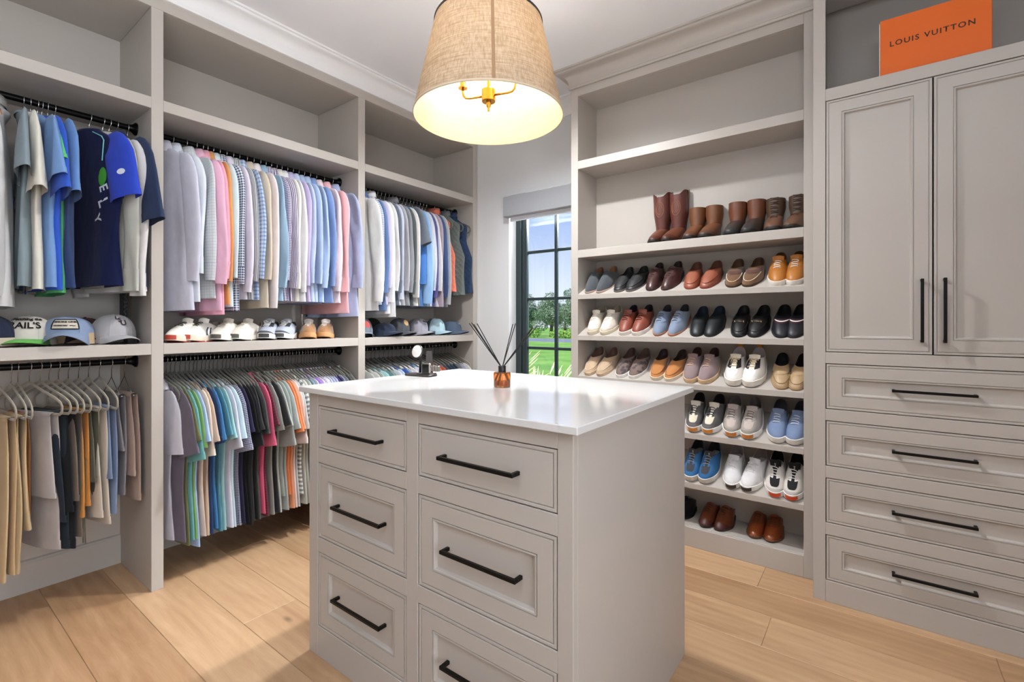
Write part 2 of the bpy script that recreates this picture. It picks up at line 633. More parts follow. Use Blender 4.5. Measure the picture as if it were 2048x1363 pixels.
BAYS = [(-0.30, 0.758), (0.805, 1.853), (1.904, 2.947)]
SEAT = [(-0.345, -0.30), (0.758, 0.805), (1.853, 1.904), (2.947, 2.997)]
for a, b_ in SEAT:
    wpart('divider', XB - 0.02, XL, a, b_, 0, 2.657)
for a, b_ in BAYS:
    wpart('back_panel', XB - 0.02, XB, a, b_, 0.0, 2.657, 0)
    wpart('upper_shelf', XB, XL, a, b_, 2.196, 2.247)
    wpart('lower_shelf', XB, XL, a, b_, 1.077, 1.127)
    wpart('top_panel', XB, XL - 0.02, a, b_, 2.657, 2.675, 0)
    o = extrude_profile([(XB - XL, 0), (XB - XL + 0.014, 0), (XB - XL + 0.014, 0.128), (XB - XL + 0.009, 0.136), (XB - XL + 0.009, 0.140), (XB - XL, 0.146)], 'y', a, b_).build('baseboard', M_CAB, ward)
    fix_normals(o)
wpart('top_rail', XL - 0.02, XL, -0.345, 2.997, 2.657, ZR + 0.01)
RX = -2.83 - XL
for z in (2.148, 1.040):
    for a, b_ in BAYS:
        rod = MB().tube([(RX, a + 0.008, z), (RX, b_ - 0.008, z)], 0.0135, 16).build('closet_rod', M_ROD, ward, auto=40)
        for y, s in ((a, 1), (b_, -1)):
            prof = [(0.030, 0.0), (0.030, 0.006), (0.026, 0.010), (0.018, 0.018), (0.0155, 0.030), (0.0155, 0.034)]
            fl_ = MB()
            fl_.grid([[(RX + r * math.cos(2 * math.pi * q / 20), y + s * h, z + r * math.sin(2 * math.pi * q / 20)) for q in range(20)] for r, h in prof], cv=True, cap0=True)
            ob = fl_.build('rod_flange', M_ROD, rod, auto=40)
            fix_normals(ob)

# ------------------------------------------------------------------ shoe shelving
shoes_u = tag(empty('shoe_shelving', (-0.9, YS, 0)), 'greige shoe shelving with slanted shelves beside the window', 'shelving')
SX0, SX1 = -1.508, -0.277
SBK = 2.945


def spart(name, x0, x1, y0, y1, z0, z1, bevel=0.0015):
    return MB().box(x0 + 0.9, x1 + 0.9, y0 - YS, y1 - YS, z0, z1).build(name, M_CAB, shoes_u, bevel=bevel)


spart('side_panel', -1.558, SX0, YS, 2.995, 0, ZR)
spart('side_panel', SX1, -0.228, YS, 2.995, 0, ZR)
spart('back_panel', SX0, SX1, SBK, SBK + 0.018, 0.0, 2.68, 0)
spart('top_rail', SX0, SX1, YS, YS + 0.02, 2.658, ZR)
spart('top_panel', SX0, SX1, YS + 0.02, SBK, 2.658, 2.675, 0)
spart('fixed_shelf', SX0, SX1, YS, SBK, 2.196, 2.247)
spart('fixed_shelf', SX0, SX1, YS, SBK, 1.634, 1.683)
spart('deck', SX0, SX1, YS + 0.02, SBK, 0.085, 0.105)
spart('plinth', SX0, SX1, YS, YS + 0.02, 0.0, 0.105)
SLOPE = math.atan2(0.118, SBK - YS)
ROWZ = [1.401, 1.142, 0.887, 0.618, 0.347]
for z in ROWZ:
    o = extrude_profile([(0.0, z), (SBK - YS, z + 0.118), (SBK - YS, z + 0.088), (0.004, z - 0.029), (0.0, z - 0.028)], 'x', SX0 + 0.9, SX1 + 0.9).build('slanted_shelf', M_CAB, shoes_u)
    fix_normals(o)
cp = [(-(p[0]), p[1]) for p in crown_profile(0.0, -1, ZR, ZC)]      # (projection, z)
rows = []
for pj, zz1 in cp:
    rows.append([(-0.223 + 0.9, -pj, zz1), (-1.558 - pj + 0.9, -pj, zz1), (-1.558 - pj + 0.9, 2.998 - YS, zz1)])
npf = len(rows)
mbc = MB()
mbc.grid(rows + [rows[0]])
o = mbc.build('crown', M_CAB, shoes_u, auto=35)
fix_normals(o)


# ------------------------------------------------------------------ panelled fronts
def front_mesh(w, h, prof, thick=0.018):
    """panel of nested rectangles: prof = [(inset, depth)], front at y=0 facing -y, depth goes +y"""
    mb = MB()
    rings = [[(-w / 2, thick, -h / 2), (w / 2, thick, -h / 2), (w / 2, thick, h / 2), (-w / 2, thick, h / 2)]]
    for i, d in prof:
        rings.append([(-w / 2 + i, d, -h / 2 + i), (w / 2 - i, d, -h / 2 + i), (w / 2 - i, d, h / 2 - i), (-w / 2 + i, d, h / 2 - i)])
    mb.grid(rings, cv=True, cap0=True, cap1=True)
    return mb


BEAD = [(0.0, 0.0015), (0.0012, 0.0), (0.0075, 0.0), (0.0087, 0.0012), (0.0087, 0.0035), (0.0115, 0.0035), (0.0115, 0.0005), (0.0125, 0.0)]
SHAKER = BEAD + [(0.056, 0.0), (0.0565, 0.004), (0.0585, 0.004), (0.0590, 0.001), (0.0635, 0.001), (0.0660, 0.004), (0.0680, 0.0105), (0.0700, 0.0115)]


def handle_mesh(length, horizontal=True, t=0.0105, out=0.034):
    mb = MB()
    if horizontal:
        mb.box(-length / 2, length / 2, -out, -out + t, -t / 2, t / 2)
        for s in (-1, 1):
            a = s * (length / 2 - t / 2)
            mb.box(a - t / 2, a + t / 2, -out + t, 0.0, -t / 2, t / 2)
    else:
        mb.box(-t / 2, t / 2, -out, -out + t, -length / 2, length / 2)
        for s in (-1, 1):
            a = s * (length / 2 - t / 2)
            mb.box(-t / 2, t / 2, -out + t, 0.0, a - t / 2, a + t / 2)
    return mb


def front(name, parent, cx, y, cz, w, h, prof, hl, horizontal=True, hx=0.0, hz=0.0, depth=0.0115):
    o = front_mesh(w, h, prof).build(name, M_CAB, parent)
    fix_normals(o)
    o.location = (cx, y, cz)
    if hl:
        hd = handle_mesh(hl, horizontal).build('handle', M_BLACK, o, bevel=0.0012)
        hd.location = (hx, depth, hz)
    return o


# ------------------------------------------------------------------ tall cabinet
tall = tag(empty('tall_cabinet', (0.18, YT, 0)), 'tall greige cabinet with two panelled doors above four drawers', 'cabinet')


def tpart(name, x0, x1, y0, y1, z0, z1, bevel=0.0012, m=None):
    return MB().box(x0 - 0.18, x1 - 0.18, y0 - YT, y1 - YT, z0, z1).build(name, m or M_CAB, tall, bevel=bevel)


TX0, TX1 = -0.223, 0.583
OX0, OX1 = -0.177, 0.537
tpart('side_panel', TX0, TX0 + 0.02, YT + 0.02, 2.995, 0, ZC)
tpart('side_panel', TX1 - 0.02, TX1, YT + 0.02, 2.995, 0, ZC)
tpart('back_panel', TX0 + 0.02, TX1 - 0.02, 2.975, 2.99, 0, ZC, 0)
tpart('niche_shelf', TX0 + 0.02, TX1 - 0.02, YT + 0.02, 2.975, 2.228, 2.247)
tpart('stile', TX0, OX0, YT, YT + 0.02, 0, ZC)
tpart('stile', OX1, TX1, YT, YT + 0.02, 0, ZC)
DR = [(0.094, 0.294), (0.346, 0.543), (0.595, 0.794), (0.844, 1.044)]
rails = [(0.0, 0.094), (0.294, 0.346), (0.543, 0.595), (0.794, 0.844), (1.044, 1.093), (2.195, 2.247), (2.66, ZC)]
for a, b_ in rails:
    tpart('rail', OX0, OX1, YT, YT + 0.02, a, b_)
tpart('gap_shade', TX0 + 0.02, TX1 - 0.02, YT + 0.022, YT + 0.03, 0.02, 2.226, 0, M_DARKGAP)  # near-black sheet: shade of the door and drawer gaps, painted in
G = 0.0030
for a, b_ in DR:
    d = front('drawer', tall, 0.0, 0.0015, (a + b_) / 2, OX1 - OX0 - 2 * G, b_ - a - 2 * G, SHAKER, 0.256)
dw = (OX1 - OX0) / 2
for s in (-1, 1):
    d = front('door', tall, s * dw / 2, 0.0015, (1.093 + 2.195) / 2, dw - 1.6 * G, 2.195 - 1.093 - 2 * G, SHAKER, 0.252, False, -s * (dw / 2 - 0.034), 1.27 - (1.093 + 2.195) / 2, depth=0.0)
cpt = crown_profile(0.0, -1, ZR, ZC)
o = extrude_profile(cpt, 'x', TX0 - 0.18, TX1 - 0.18).build('crown', M_CAB, tall, auto=35)
fix_normals(o)

# ------------------------------------------------------------------ island
IX0, IX1, IY0, IY1, IZ = -1.692, -0.563, 0.982, 1.802, 0.965
ICX, ICY = (IX0 + IX1) / 2, (IY0 + IY1) / 2
isl = tag(empty('drawer_island', (ICX, ICY, 0)), 'greige dressing island with six drawers in the middle of the room', 'island')


def ipart(name, x0, x1, y0, y1, z0, z1, bevel=0.0012, m=None):
    return MB().box(x0 - ICX, x1 - ICX, y0 - ICY, y1 - ICY, z0, z1).build(name, m or M_CAB, isl, bevel=bevel)



ipart('body', IX0, IX1, IY0 + 0.022, IY1, 0, IZ - 0.001)
for a, b_ in ((IX0, -1.635), (-1.147, -1.096), (-0.606, IX1)):
    ipart('stile', a, b_, IY0, IY0 + 0.022, 0, IZ - 0.001)
IR = [(0.112, 0.384), (0.436, 0.711), (0.763, 0.920)]
for c0, c1 in ((-1.635, -1.147), (-1.096, -0.606)):
    for a, b_ in ((0, 0.112), (0.384, 0.436), (0.711, 0.763), (0.920, IZ - 0.001)):
        ipart('rail', c0, c1, IY0, IY0 + 0.022, a, b_)
    for i, (a, b_) in enumerate(IR):
        front('drawer', isl, (c0 + c1) / 2 - ICX, IY0 + 0.0015 - ICY, (a + b_) / 2, c1 - c0 - 2 * G, b_ - a - 2 * G, SHAKER if i < 2 else BEAD, 0.268, depth=0.0115 if i < 2 else 0.0)
    ipart('gap_shade', c0, c1, IY0 + 0.0205, IY0 + 0.0218, 0.11, 0.93, 0, M_DARKGAP)  # dark sheet standing in for shade in the gaps round the drawers
top = MB().box(-1.722 - ICX, -0.538 - ICX, 0.957 - ICY, 1.828 - ICY, IZ, 0.985).build('countertop', M_STONE, None, bevel=0.002)
top.location = (ICX, ICY, 0)
tag(top, 'white polished stone worktop lying on the drawer island', 'countertop')
# ------------------------------------------------------------------ pendant lamp
PLX, PLY = -1.155, 1.384
lamp = tag(empty('pendant_lamp', (PLX, PLY, 1.9875)), 'linen drum pendant lamp with brass arms above the island', 'lamp')


def shade_material(inner):
    m, nt, b = base_mat('linen_shade')
    tc = nt.nodes.new('ShaderNodeTexCoord')
    cols = []
    for sc in ((14, 14, 260), (190, 190, 16)):
        mp = nt.nodes.new('ShaderNodeMapping')
        mp.inputs['Scale'].default_value = sc
        nt.links.new(tc.outputs['Object'], mp.inputs['Vector'])
        n = nt.nodes.new('ShaderNodeTexNoise')
        n.inputs['Scale'].default_value = 1.0
        n.inputs['Detail'].default_value = 4
        nt.links.new(mp.outputs[0], n.inputs['Vector'])
        cols.append(n.outputs['Fac'])
    f = math_node(nt, 'MULTIPLY', cols[0], cols[1])
    rp = nt.nodes.new('ShaderNodeValToRGB')
    rp.color_ramp.elements[0].position = 0.12
    rp.color_ramp.elements[1].position = 0.36
    if inner:
        rp.color_ramp.elements[0].color = rgb((212, 192, 158))
        rp.color_ramp.elements[1].color = rgb((220, 202, 172))
    else:
        rp.color_ramp.elements[0].color = rgb((168, 146, 120))
        rp.color_ramp.elements[1].color = rgb((200, 184, 164))
    nt.links.new(f, rp.inputs[0])
    nt.nodes.remove(b)
    df = nt.nodes.new('ShaderNodeBsdfDiffuse')
    tl = nt.nodes.new('ShaderNodeBsdfTranslucent')
    ms = nt.nodes.new('ShaderNodeMixShader')
    ms.inputs[0].default_value = 0.28 if inner else 0.36
    nt.links.new(rp.outputs[0], df.inputs[0])
    nt.links.new(rp.outputs[0], tl.inputs[0])
    nt.links.new(df.outputs[0], ms.inputs[1])
    nt.links.new(tl.outputs[0], ms.inputs[2])
    nt.links.new(ms.outputs[0], nt.nodes['Material Output'].inputs[0])
    return m


M_SHADE = shade_material(False)
rb0, rt0, sh = 0.277, 0.199, 0.345
prof = [(rb0 + (rt0 - rb0) * i / 12, sh * i / 12) for i in range(13)]
M_SHADE_IN = shade_material(True)
sh_o = MB().lathe(prof, 72).build('lamp_shade', M_SHADE, lamp, smooth=True)
MB().lathe([(r - 0.002, z) for r, z in prof], 72).build('shade_lining', M_SHADE_IN, sh_o, smooth=True)
MB().lathe([(rb0 - 0.001, 0.0), (rb0 + 0.0015, 0.0), (rb0 + 0.0005, 0.008), (rb0 - 0.0025, 0.008), (rb0 - 0.001, 0.0)], 72).build('bottom_band', mat((196, 178, 154), rough=0.9), sh_o, smooth=True)
MB().lathe([(rt0 - 0.003, sh - 0.004), (rt0 + 0.003, sh - 0.004), (rt0 + 0.003, sh + 0.003), (rt0 - 0.003, sh + 0.003), (rt0 - 0.003, sh - 0.004)], 72).build('top_ring', mat((62, 62, 60), rough=0.5, metal=0.5), sh_o)
# seam facing the camera, a lapped strip of the same linen
a0 = math.atan2(-PLY, -PLX) + 0.06
pts0, pts1 = [], []
for i in range(13):
    r = rb0 + (rt0 - rb0) * i / 12 + 0.0012
    pts0.append([(r * math.cos(a0 + d / r), r * math.sin(a0 + d / r), sh * i / 12) for d in (-0.0055, 0.0055)])
MB().grid(pts0).build('seam', mat((150, 118, 88), rough=0.95, vary=0.1, scale=90), sh_o)
HB = 0.040
hub = MB().lathe([(0.0, HB + 0.018), (0.024, HB + 0.018), (0.026, HB + 0.020), (0.026, HB + 0.062), (0.024, HB + 0.064), (0.007, HB + 0.066), (0.006, 0.30)], 28).build('hub', M_BRASS, lamp, auto=40)
fix_normals(hub)
MB().lathe([(0.0, HB - 0.018), (0.004, HB - 0.016), (0.004, HB - 0.004), (0.009, HB + 0.002), (0.009, HB + 0.018)], 16).build('finial', M_BRASS, lamp, auto=40)
m_bulb, nt, b = base_mat('bulb_glass')
b.inputs['Base Color'].default_value = (1, 0.93, 0.8, 1)
b.inputs['Emission Color'].default_value = (1.0, 0.84, 0.62, 1)
b.inputs['Emission Strength'].default_value = 24.0
bulb_pts = []
for kk, ang in enumerate((R(20), R(200))):
    ca, sa = math.cos(ang), math.sin(ang)
    path = [(0.024, 0.042), (0.075, 0.042), (0.092, 0.045), (0.101, 0.054), (0.104, 0.070), (0.104, 0.085)]
    MB().tube([(r * ca, r * sa, z + HB) for r, z in path], 0.0042, 8).build('arm', M_BRASS, lamp, smooth=True)
    cx, cy = 0.104 * ca, 0.104 * sa
    MB().lathe([(0.0, 0.083), (0.017, 0.083), (0.017, 0.087), (0.0105, 0.089), (0.0105, 0.135), (0.0, 0.135)], 16, c=(cx, cy, HB)).build('socket', M_BRASS, lamp, auto=40)
    MB().lathe([(0.0, 0.232), (0.006, 0.226), (0.016, 0.200), (0.0185, 0.182), (0.016, 0.160), (0.010, 0.136)], 16, c=(cx, cy, HB)).build('bulb', m_bulb, lamp, smooth=True)
    bulb_pts.append((PLX + cx, PLY + cy, 1.9875 + 0.185 + HB))
MB().tube([(0, 0, 0.30), (0, 0, ZC - 1.9875 - 0.02)], 0.006, 10).build('stem', M_BRASS, lamp, smooth=True)
for ang in (R(24), R(144), R(264)):
    MB().tube([(0.006 * math.cos(ang), 0.006 * math.sin(ang), sh - 0.006), ((rt0 - 0.002) * math.cos(ang), (rt0 - 0.002) * math.sin(ang), sh - 0.002)], 0.0022, 6).build('spider_arm', M_BRASS, lamp)
MB().lathe([(0.0, ZC - 1.9875 - 0.026), (0.055, ZC - 1.9875 - 0.022), (0.062, ZC - 1.9875 - 0.012), (0.062, ZC - 1.9875)], 32).build('canopy', M_BRASS, lamp, auto=40)
for p in bulb_pts:
    d = bpy.data.lights.new('bulb_light', 'POINT')
    d.energy = 24
    d.color = (1.0, 0.93, 0.84)
    d.shadow_soft_size = 0.022
    o = bpy.data.objects.new('bulb_light', d)
    o.location = p
    COL.objects.link(o)

# added fill light, shaped as an unseen recessed downlight, over the window end of the room
dl = tag(empty('added_downlight', (-1.45, 1.85, ZC)), 'added fill downlight in the ceiling behind the pendant lamp', 'downlight')
MB().lathe([(0.048, -0.001), (0.066, -0.001), (0.068, -0.004), (0.050, -0.006), (0.046, -0.002)], 32).build('trim_ring', M_TRIM, dl, auto=40)
m_led, nt, b = base_mat('led_lens')
b.inputs['Emission Color'].default_value = (1.0, 0.97, 0.92, 1)
b.inputs['Emission Strength'].default_value = 20.0
MB().lathe([(0.0, -0.0022), (0.046, -0.0022)], 32).build('lens', m_led, dl)
d = bpy.data.lights.new('added_downlight_beam', 'SPOT')
d.energy = 140
d.spot_size = R(150)
d.spot_blend = 0.8
d.shadow_soft_size = 0.045
d.color = (0.95, 0.98, 1.0)
o = bpy.data.objects.new('added_downlight_beam', d)
o.location = (-1.45, 1.85, ZC - 0.01)
COL.objects.link(o)

# ------------------------------------------------------------------ outdoors
GZ = -0.30


def grass_mat(c0, c1, scale):
    m, nt, b = base_mat('lawn')
    tc = nt.nodes.new('ShaderNodeTexCoord')
    n = nt.nodes.new('ShaderNodeTexNoise')
    n.inputs['Scale'].default_value = scale
    n.inputs['Detail'].default_value = 5
    nt.links.new(tc.outputs['Object'], n.inputs['Vector'])
    rp = nt.nodes.new('ShaderNodeValToRGB')
    rp.color_ramp.elements[0].position = 0.3
    rp.color_ramp.elements[0].color = rgb(c0)
    rp.color_ramp.elements[1].position = 0.7
    rp.color_ramp.elements[1].color = rgb(c1)
    nt.links.new(n.outputs['Fac'], rp.inputs[0])
    nt.links.new(rp.outputs[0], b.inputs['Base Color'])
    b.inputs['Roughness'].default_value = 0.9
    return m


M_LAWN = grass_mat((96, 150, 46), (140, 186, 76), 0.6)
tag(box('lawn', -90, 70, 3.6, 140, GZ - 0.1, GZ, M_LAWN, bevel=0), 'bright green mown lawn outside the window', 'lawn', kind='structure')
tag(box('gravel_bed', -8, 4, 3.16, 6.2, GZ - 0.05, GZ + 0.03, mat((206, 196, 178), rough=0.95, vary=0.2, scale=60, bump=0.4, bscale=90), bevel=0), 'pale gravel bed below the window', 'gravel', kind='structure')
tag(box('road', -90, 60, 33.0, 40.0, GZ, GZ + 0.02, mat((128, 134, 148), rough=0.9, vary=0.08, scale=2), bevel=0), 'grey road beyond the lawn', 'road', kind='structure')


def leaf_cloud(rng, n, centers, size):
    """n small leaf sprays scattered over lobes; centers = [(x,y,z,rx,ry,rz)]"""
    v = []
    f = []
    w = np.array([c[3] * c[4] * c[5] for c in centers])
    w = w / w.sum()
    ids = rng.choice(len(centers), n, p=w)
    for i in ids:
        c = centers[i]
        d = rng.normal(size=3)
        d /= np.linalg.norm(d)
        r = rng.uniform(0.55, 1.0) ** 0.6
        p = np.array(c[:3]) + d * r * np.array(c[3:])
        a = rng.normal(size=3)
        a /= np.linalg.norm(a)
        b_ = np.cross(a, d + 0.3 * rng.normal(size=3))
        b_ /= (np.linalg.norm(b_) + 1e-9)
        s = size * rng.uniform(0.5, 1.3)
        k = len(v)
        v += [tuple(p - a * s), tuple(p + b_ * s * 0.55), tuple(p + a * s), tuple(p - b_ * s * 0.55)]
        f.append((k, k + 1, k + 2, k + 3))
    return v, f


def leaf_mat(c):
    m, nt, b = base_mat('foliage')
    gi = nt.nodes.new('ShaderNodeNewGeometry')
    mx = nt.nodes.new('ShaderNodeMix')
    mx.data_type = 'RGBA'
    c_ = rgb(c)
    mx.inputs[6].default_value = tuple(x * 0.7 for x in c_[:3]) + (1,)
    mx.inputs[7].default_value = tuple(min(1, x * 1.3) for x in c_[:3]) + (1,)
    nt.links.new(gi.outputs['Random Per Island'], mx.inputs[0])
    nt.links.new(mx.outputs[2], b.inputs['Base Color'])
    b.inputs['Roughness'].default_value = 0.7
    return m


M_BARK = mat((92, 78, 64), rough=0.95, vary=0.25, scale=8)
rng = np.random.default_rng(5)
TREES = [(-38.6, 43, 3.9, 2.6, (104, 132, 98), 'broad dark green tree at the edge of the lawn'),
         (-33.2, 47, 5.1, 2.5, (112, 140, 108), 'tall grey-green tree behind the broad dark one'),
         (-28.6, 45, 5.0, 2.7, (104, 134, 98), 'full green tree with a rounded crown beyond the road'),
         (-24.6, 44, 6.4, 1.9, (108, 136, 102), 'slender tree with a high thin top beyond the lawn'),
         (-20.6, 46, 5.2, 2.9, (100, 128, 94), 'wide leafy tree nearest the shoe shelves beyond the road'),
         (-46.0, 62, 5.0, 3.6, (98, 124, 104), 'far bluish tree at the end of the row'),
         (-38.2, 64, 5.2, 3.8, (98, 126, 104), 'far broad tree showing between the nearer trunks'),
         (-30.2, 63, 5.4, 3.8, (96, 122, 102), 'far hazy tree behind the slender one')]
for x, y, h, rr, c, lab in TREES:
    t = tag(empty('tree', (x, y, GZ)), lab, 'tree', 'trees beyond the lawn')
    tr_ = MB()
    tr_.tube([(0, 0, 0), (0.1, 0, h * 0.3), (0.0, 0.1, h * 0.55), (0.15, 0, h * 0.8)], [0.22, 0.17, 0.12, 0.05], 8)
    for q in range(4):
        an = q * 1.7
        tr_.tube([(0.05, 0, h * 0.35), (rr * 0.4 * math.cos(an), rr * 0.4 * math.sin(an), h * 0.55), (rr * 0.7 * math.cos(an), rr * 0.7 * math.sin(an), h * 0.72)], [0.09, 0.06, 0.03], 6)
    tr_.build('trunk', M_BARK, t, smooth=True)
    cs = []
    for q in range(13):
        an = rng.uniform(0, 6.28)
        ra = rng.uniform(0, 0.75) * rr
        zc = h * rng.uniform(0.24, 0.80)
        s_ = rr * rng.uniform(0.34, 0.55) * (1.15 - 0.5 * zc / h)
        cs.append((ra * math.cos(an), ra * math.sin(an), zc, s_, s_, s_ * 0.75))
    cs.append((0, 0, h * 0.86, rr * 0.3, rr * 0.3, h * 0.14))
    v, f = leaf_cloud(rng, 9500, cs, 0.085)
    MB().add(v, f).build('crown', leaf_mat(c), t)
for i, (x, y, w, h) in enumerate(((-30.5, 42.2, 3.2, 0.95), (-25.0, 42.0, 2.4, 0.8), (-20.5, 42.4, 2.8, 0.9))):
    t = tag(empty('shrub', (x, y, GZ)), ['long bright green shrub under the rounded tree', 'small bright green shrub under the slender tree', 'bright green shrub under the wide leafy tree'][i], 'shrub', 'shrubs below the trees')
    v, f = leaf_cloud(rng, 1500, [(q * w / 4 - w / 2, 0, h * 0.5, w / 4, 0.6, h * 0.5) for q in range(5)], 0.10)
    MB().add(v, f).build('foliage', leaf_mat((128, 172, 66)), t)
    MB().tube([(0, 0, 0), (0, 0, h * 0.5)], 0.04, 6).build('stem', M_BARK, t)
M_STRAW = mat((176, 158, 112), rough=0.9, vary=0.25, scale=20)
for i, (x, y, h) in enumerate(((-3.25, 4.70, 1.12), (-1.75, 4.4, 1.05), (-4.5, 5.5, 1.2))):
    t = tag(empty('ornamental_grass', (x, y, GZ)), ['straw coloured ornamental grass clump right outside the window', 'straw grass clump leaning towards the shoe shelves outside', 'straw grass clump behind the others by the lawn'][i], 'grass', 'grass clumps outside the window')
    mb = MB()
    pl = MB()
    for q in range(340):
        an = rng.uniform(0, 6.28)
        lean = rng.uniform(0.1, 0.62)
        hh = h * rng.uniform(0.6, 1.0)
        bx, by = 0.1 * math.cos(an) * rng.uniform(0, 1), 0.1 * math.sin(an) * rng.uniform(0, 1)
        pr_ = []
        for s_ in (0, 0.4, 0.75, 1.0):
            pr_.append((bx + lean * math.cos(an) * s_ ** 1.8, by + lean * math.sin(an) * s_ ** 1.8, hh * (s_ - 0.12 * s_ ** 3)))
        side = (-math.sin(an), math.cos(an))
        w = 0.0026
        P = [[(p[0] - side[0] * w * (1.05 - j / 3), p[1] - side[1] * w * (1.05 - j / 3), p[2]), (p[0] + side[0] * w * (1.05 - j / 3), p[1] + side[1] * w * (1.05 - j / 3), p[2])] for j, p in enumerate(pr_)]
        mb.grid(P)
        if q % 5 == 0:
            e_ = Vector(pr_[-1])
            d_ = (Vector(pr_[-1]) - Vector(pr_[-2])).normalized()
            pl.tube([e_ - d_ * 0.05, e_ + d_ * 0.03, e_ + d_ * 0.12, e_ + d_ * 0.18], [0.002, 0.008, 0.006, 0.001], 5)
    mb.build('blades', M_STRAW, t)['kind'] = 'stuff'
    pl.build('plumes', mat((206, 190, 152), rough=0.95, vary=0.2, scale=40), t)['kind'] = 'stuff'
# ------------------------------------------------------------------ hanging clothes
RODX = -2.83
ZU, ZL = 2.148, 1.040
M_VELVET = mat((92, 87, 76), rough=0.8, vary=0.08, scale=40, sheen=0.35)
M_VELVET_L = mat((150, 142, 126), rough=0.7, vary=0.06, scale=40, sheen=0.3)
M_WOODH = mat((150, 92, 46), rough=0.4, vary=0.12, scale=20)


def hook_mesh():
    pts = [(-0.0165, -0.010)]
    for i in range(11):
        a = math.pi - i * math.pi / 10
        pts.append((0.0165 * math.cos(a), 0.0165 * math.sin(a)))
    pts += [(0.0145, -0.012), (0.006, -0.022), (0.0, -0.034), (0.0, -0.072)]
    return MB().tube([(x, 0, z) for x, z in pts], 0.0017, 6)


def hanger_curve(hw=0.205, drop=0.068, z0=-0.068):
    top = [(0.006, z0), (0.022, z0 - 0.006), (0.06, z0 - 0.022), (0.11, z0 - 0.040), (0.16, z0 - drop + 0.010), (hw - 0.012, z0 - drop - 0.008), (hw - 0.003, z0 - drop - 0.024), (hw - 0.004, z0 - drop - 0.044), (hw - 0.018, z0 - drop - 0.056)]
    return top


def hanger_body():
    t = hanger_curve()
    r_ = [(x, 0, z) for x, z in t]
    l_ = [(-x, 0, z) for x, z in t]
    n = 6
    bar = [(r_[-1][0] + (l_[-1][0] - r_[-1][0]) * i / n, 0, r_[-1][2]) for i in range(1, n)]
    path = r_ + bar + l_[::-1]
    # flat velvet section: taller than thick
    mb = MB()
    P = []
    N = len(path)
    for i in range(N):
        a = Vector(path[i])
        t_ = Vector(path[(i + 1) % N]) - Vector(path[i - 1])
        t_.normalize()
        nn = Vector((t_.z, 0, -t_.x))
        h, w = 0.0055, 0.0028
        P.append([a + nn * h * cx + Vector((0, 1, 0)) * w * cy for cx, cy in ((1, 0.5), (0.5, 1), (-0.5, 1), (-1, 0.5), (-1, -0.5), (-0.5, -1), (0.5, -1), (1, -0.5))])
    mb.grid(P, cu=True, cv=True)
    return mb


HOOK = hook_mesh().mesh('hook')
HOOK.materials.append(M_CHROME)
HOOKG = HOOK.copy()
HOOKG.materials.clear()
HOOKG.materials.append(M_BRASS)
HBODY = hanger_body().mesh('hanger_body')
HBODY.materials.append(M_VELVET)
HBODY_L = HBODY.copy()
HBODY_L.materials.clear()
HBODY_L.materials.append(M_VELVET_L)
mbw = MB()
tw = hanger_curve(0.205, 0.055)
Pw = []
for x, z in [(-a, b_) for a, b_ in tw[:6]][::-1] + tw[:6]:
    Pw.append([(x, 0.011 * math.cos(q * math.pi / 4), z - 0.004 + 0.015 * math.sin(q * math.pi / 4)) for q in range(8)])
HWOOD = mbw.grid(Pw, cv=True, cap0=True, cap1=True).mesh('hanger_wood')
HWOOD.materials.append(M_WOODH)
CLIPW = MB().tube([(-0.105, 0, -0.150), (-0.05, 0, -0.110), (0, 0, -0.068), (0.05, 0, -0.110), (0.105, 0, -0.150)], 0.0016, 6).tube([(-0.125, 0, -0.150), (0.125, 0, -0.150)], 0.005, 8).mesh('wire_hanger')
CLIPW.materials.append(mat((150, 150, 150), rough=0.35, metal=0.9, vary=0.0))
for m_ in (HOOK, HOOKG, HBODY, HBODY_L, CLIPW):
    m_.polygons.foreach_set('use_smooth', [True] * len(m_.polygons))


def hanger(y, zr, yaw, label, group, kind='velvet'):
    h = tag(empty('clothes_hanger', (RODX, y, zr), yaw), label, 'hanger', group)
    link('hook', HOOKG if kind == 'wood' else HOOK, None, h)
    link('hanger_body', {'velvet': HBODY, 'light': HBODY_L, 'wood': HWOOD, 'clip': CLIPW}[kind], None, h)
    return h


def uvmesh(P, name, closed=True, flip=False, extra=None):
    """P: array n x m x 3 -> mesh with a cloth UV in metres"""
    P = np.asarray(P, dtype=float)
    n, m, _ = P.shape
    verts = P.reshape(-1, 3)
    mm = m if closed else m - 1
    i = np.repeat(np.arange(n - 1), mm)
    j = np.tile(np.arange(mm), n - 1)
    jn = (j + 1) % m
    q = np.stack([i * m + j, i * m + jn, (i + 1) * m + jn, (i + 1) * m + j], 1)
    if flip:
        q = q[:, ::-1]
    me = bpy.data.meshes.new(name)
    me.from_pydata(verts.tolist(), [], q.tolist())
    # uv
    ref = P[n // 2]
    seg = np.linalg.norm(np.roll(ref, -1, axis=0) - ref, axis=1)
    ul = np.concatenate([[0], np.cumsum(seg)])
    vl = np.concatenate([[0], np.cumsum(np.linalg.norm(np.diff(P.mean(axis=1), axis=0), axis=1))])
    uv = np.empty((len(q), 4, 2))
    u0, u1 = ul[j], ul[j + 1]
    v0, v1 = vl[i], vl[i + 1]
    quad = [(u0, v0), (u1, v0), (u1, v1), (u0, v1)]
    if flip:
        quad = quad[::-1]
    for k, (a, b_) in enumerate(quad):
        uv[:, k, 0] = a
        uv[:, k, 1] = b_
    layer = me.uv_layers.new(name='UVMap')
    layer.data.foreach_set('uv', uv.reshape(-1))
    me.polygons.foreach_set('use_smooth', [True] * len(me.polygons))
    me.update()
    return me


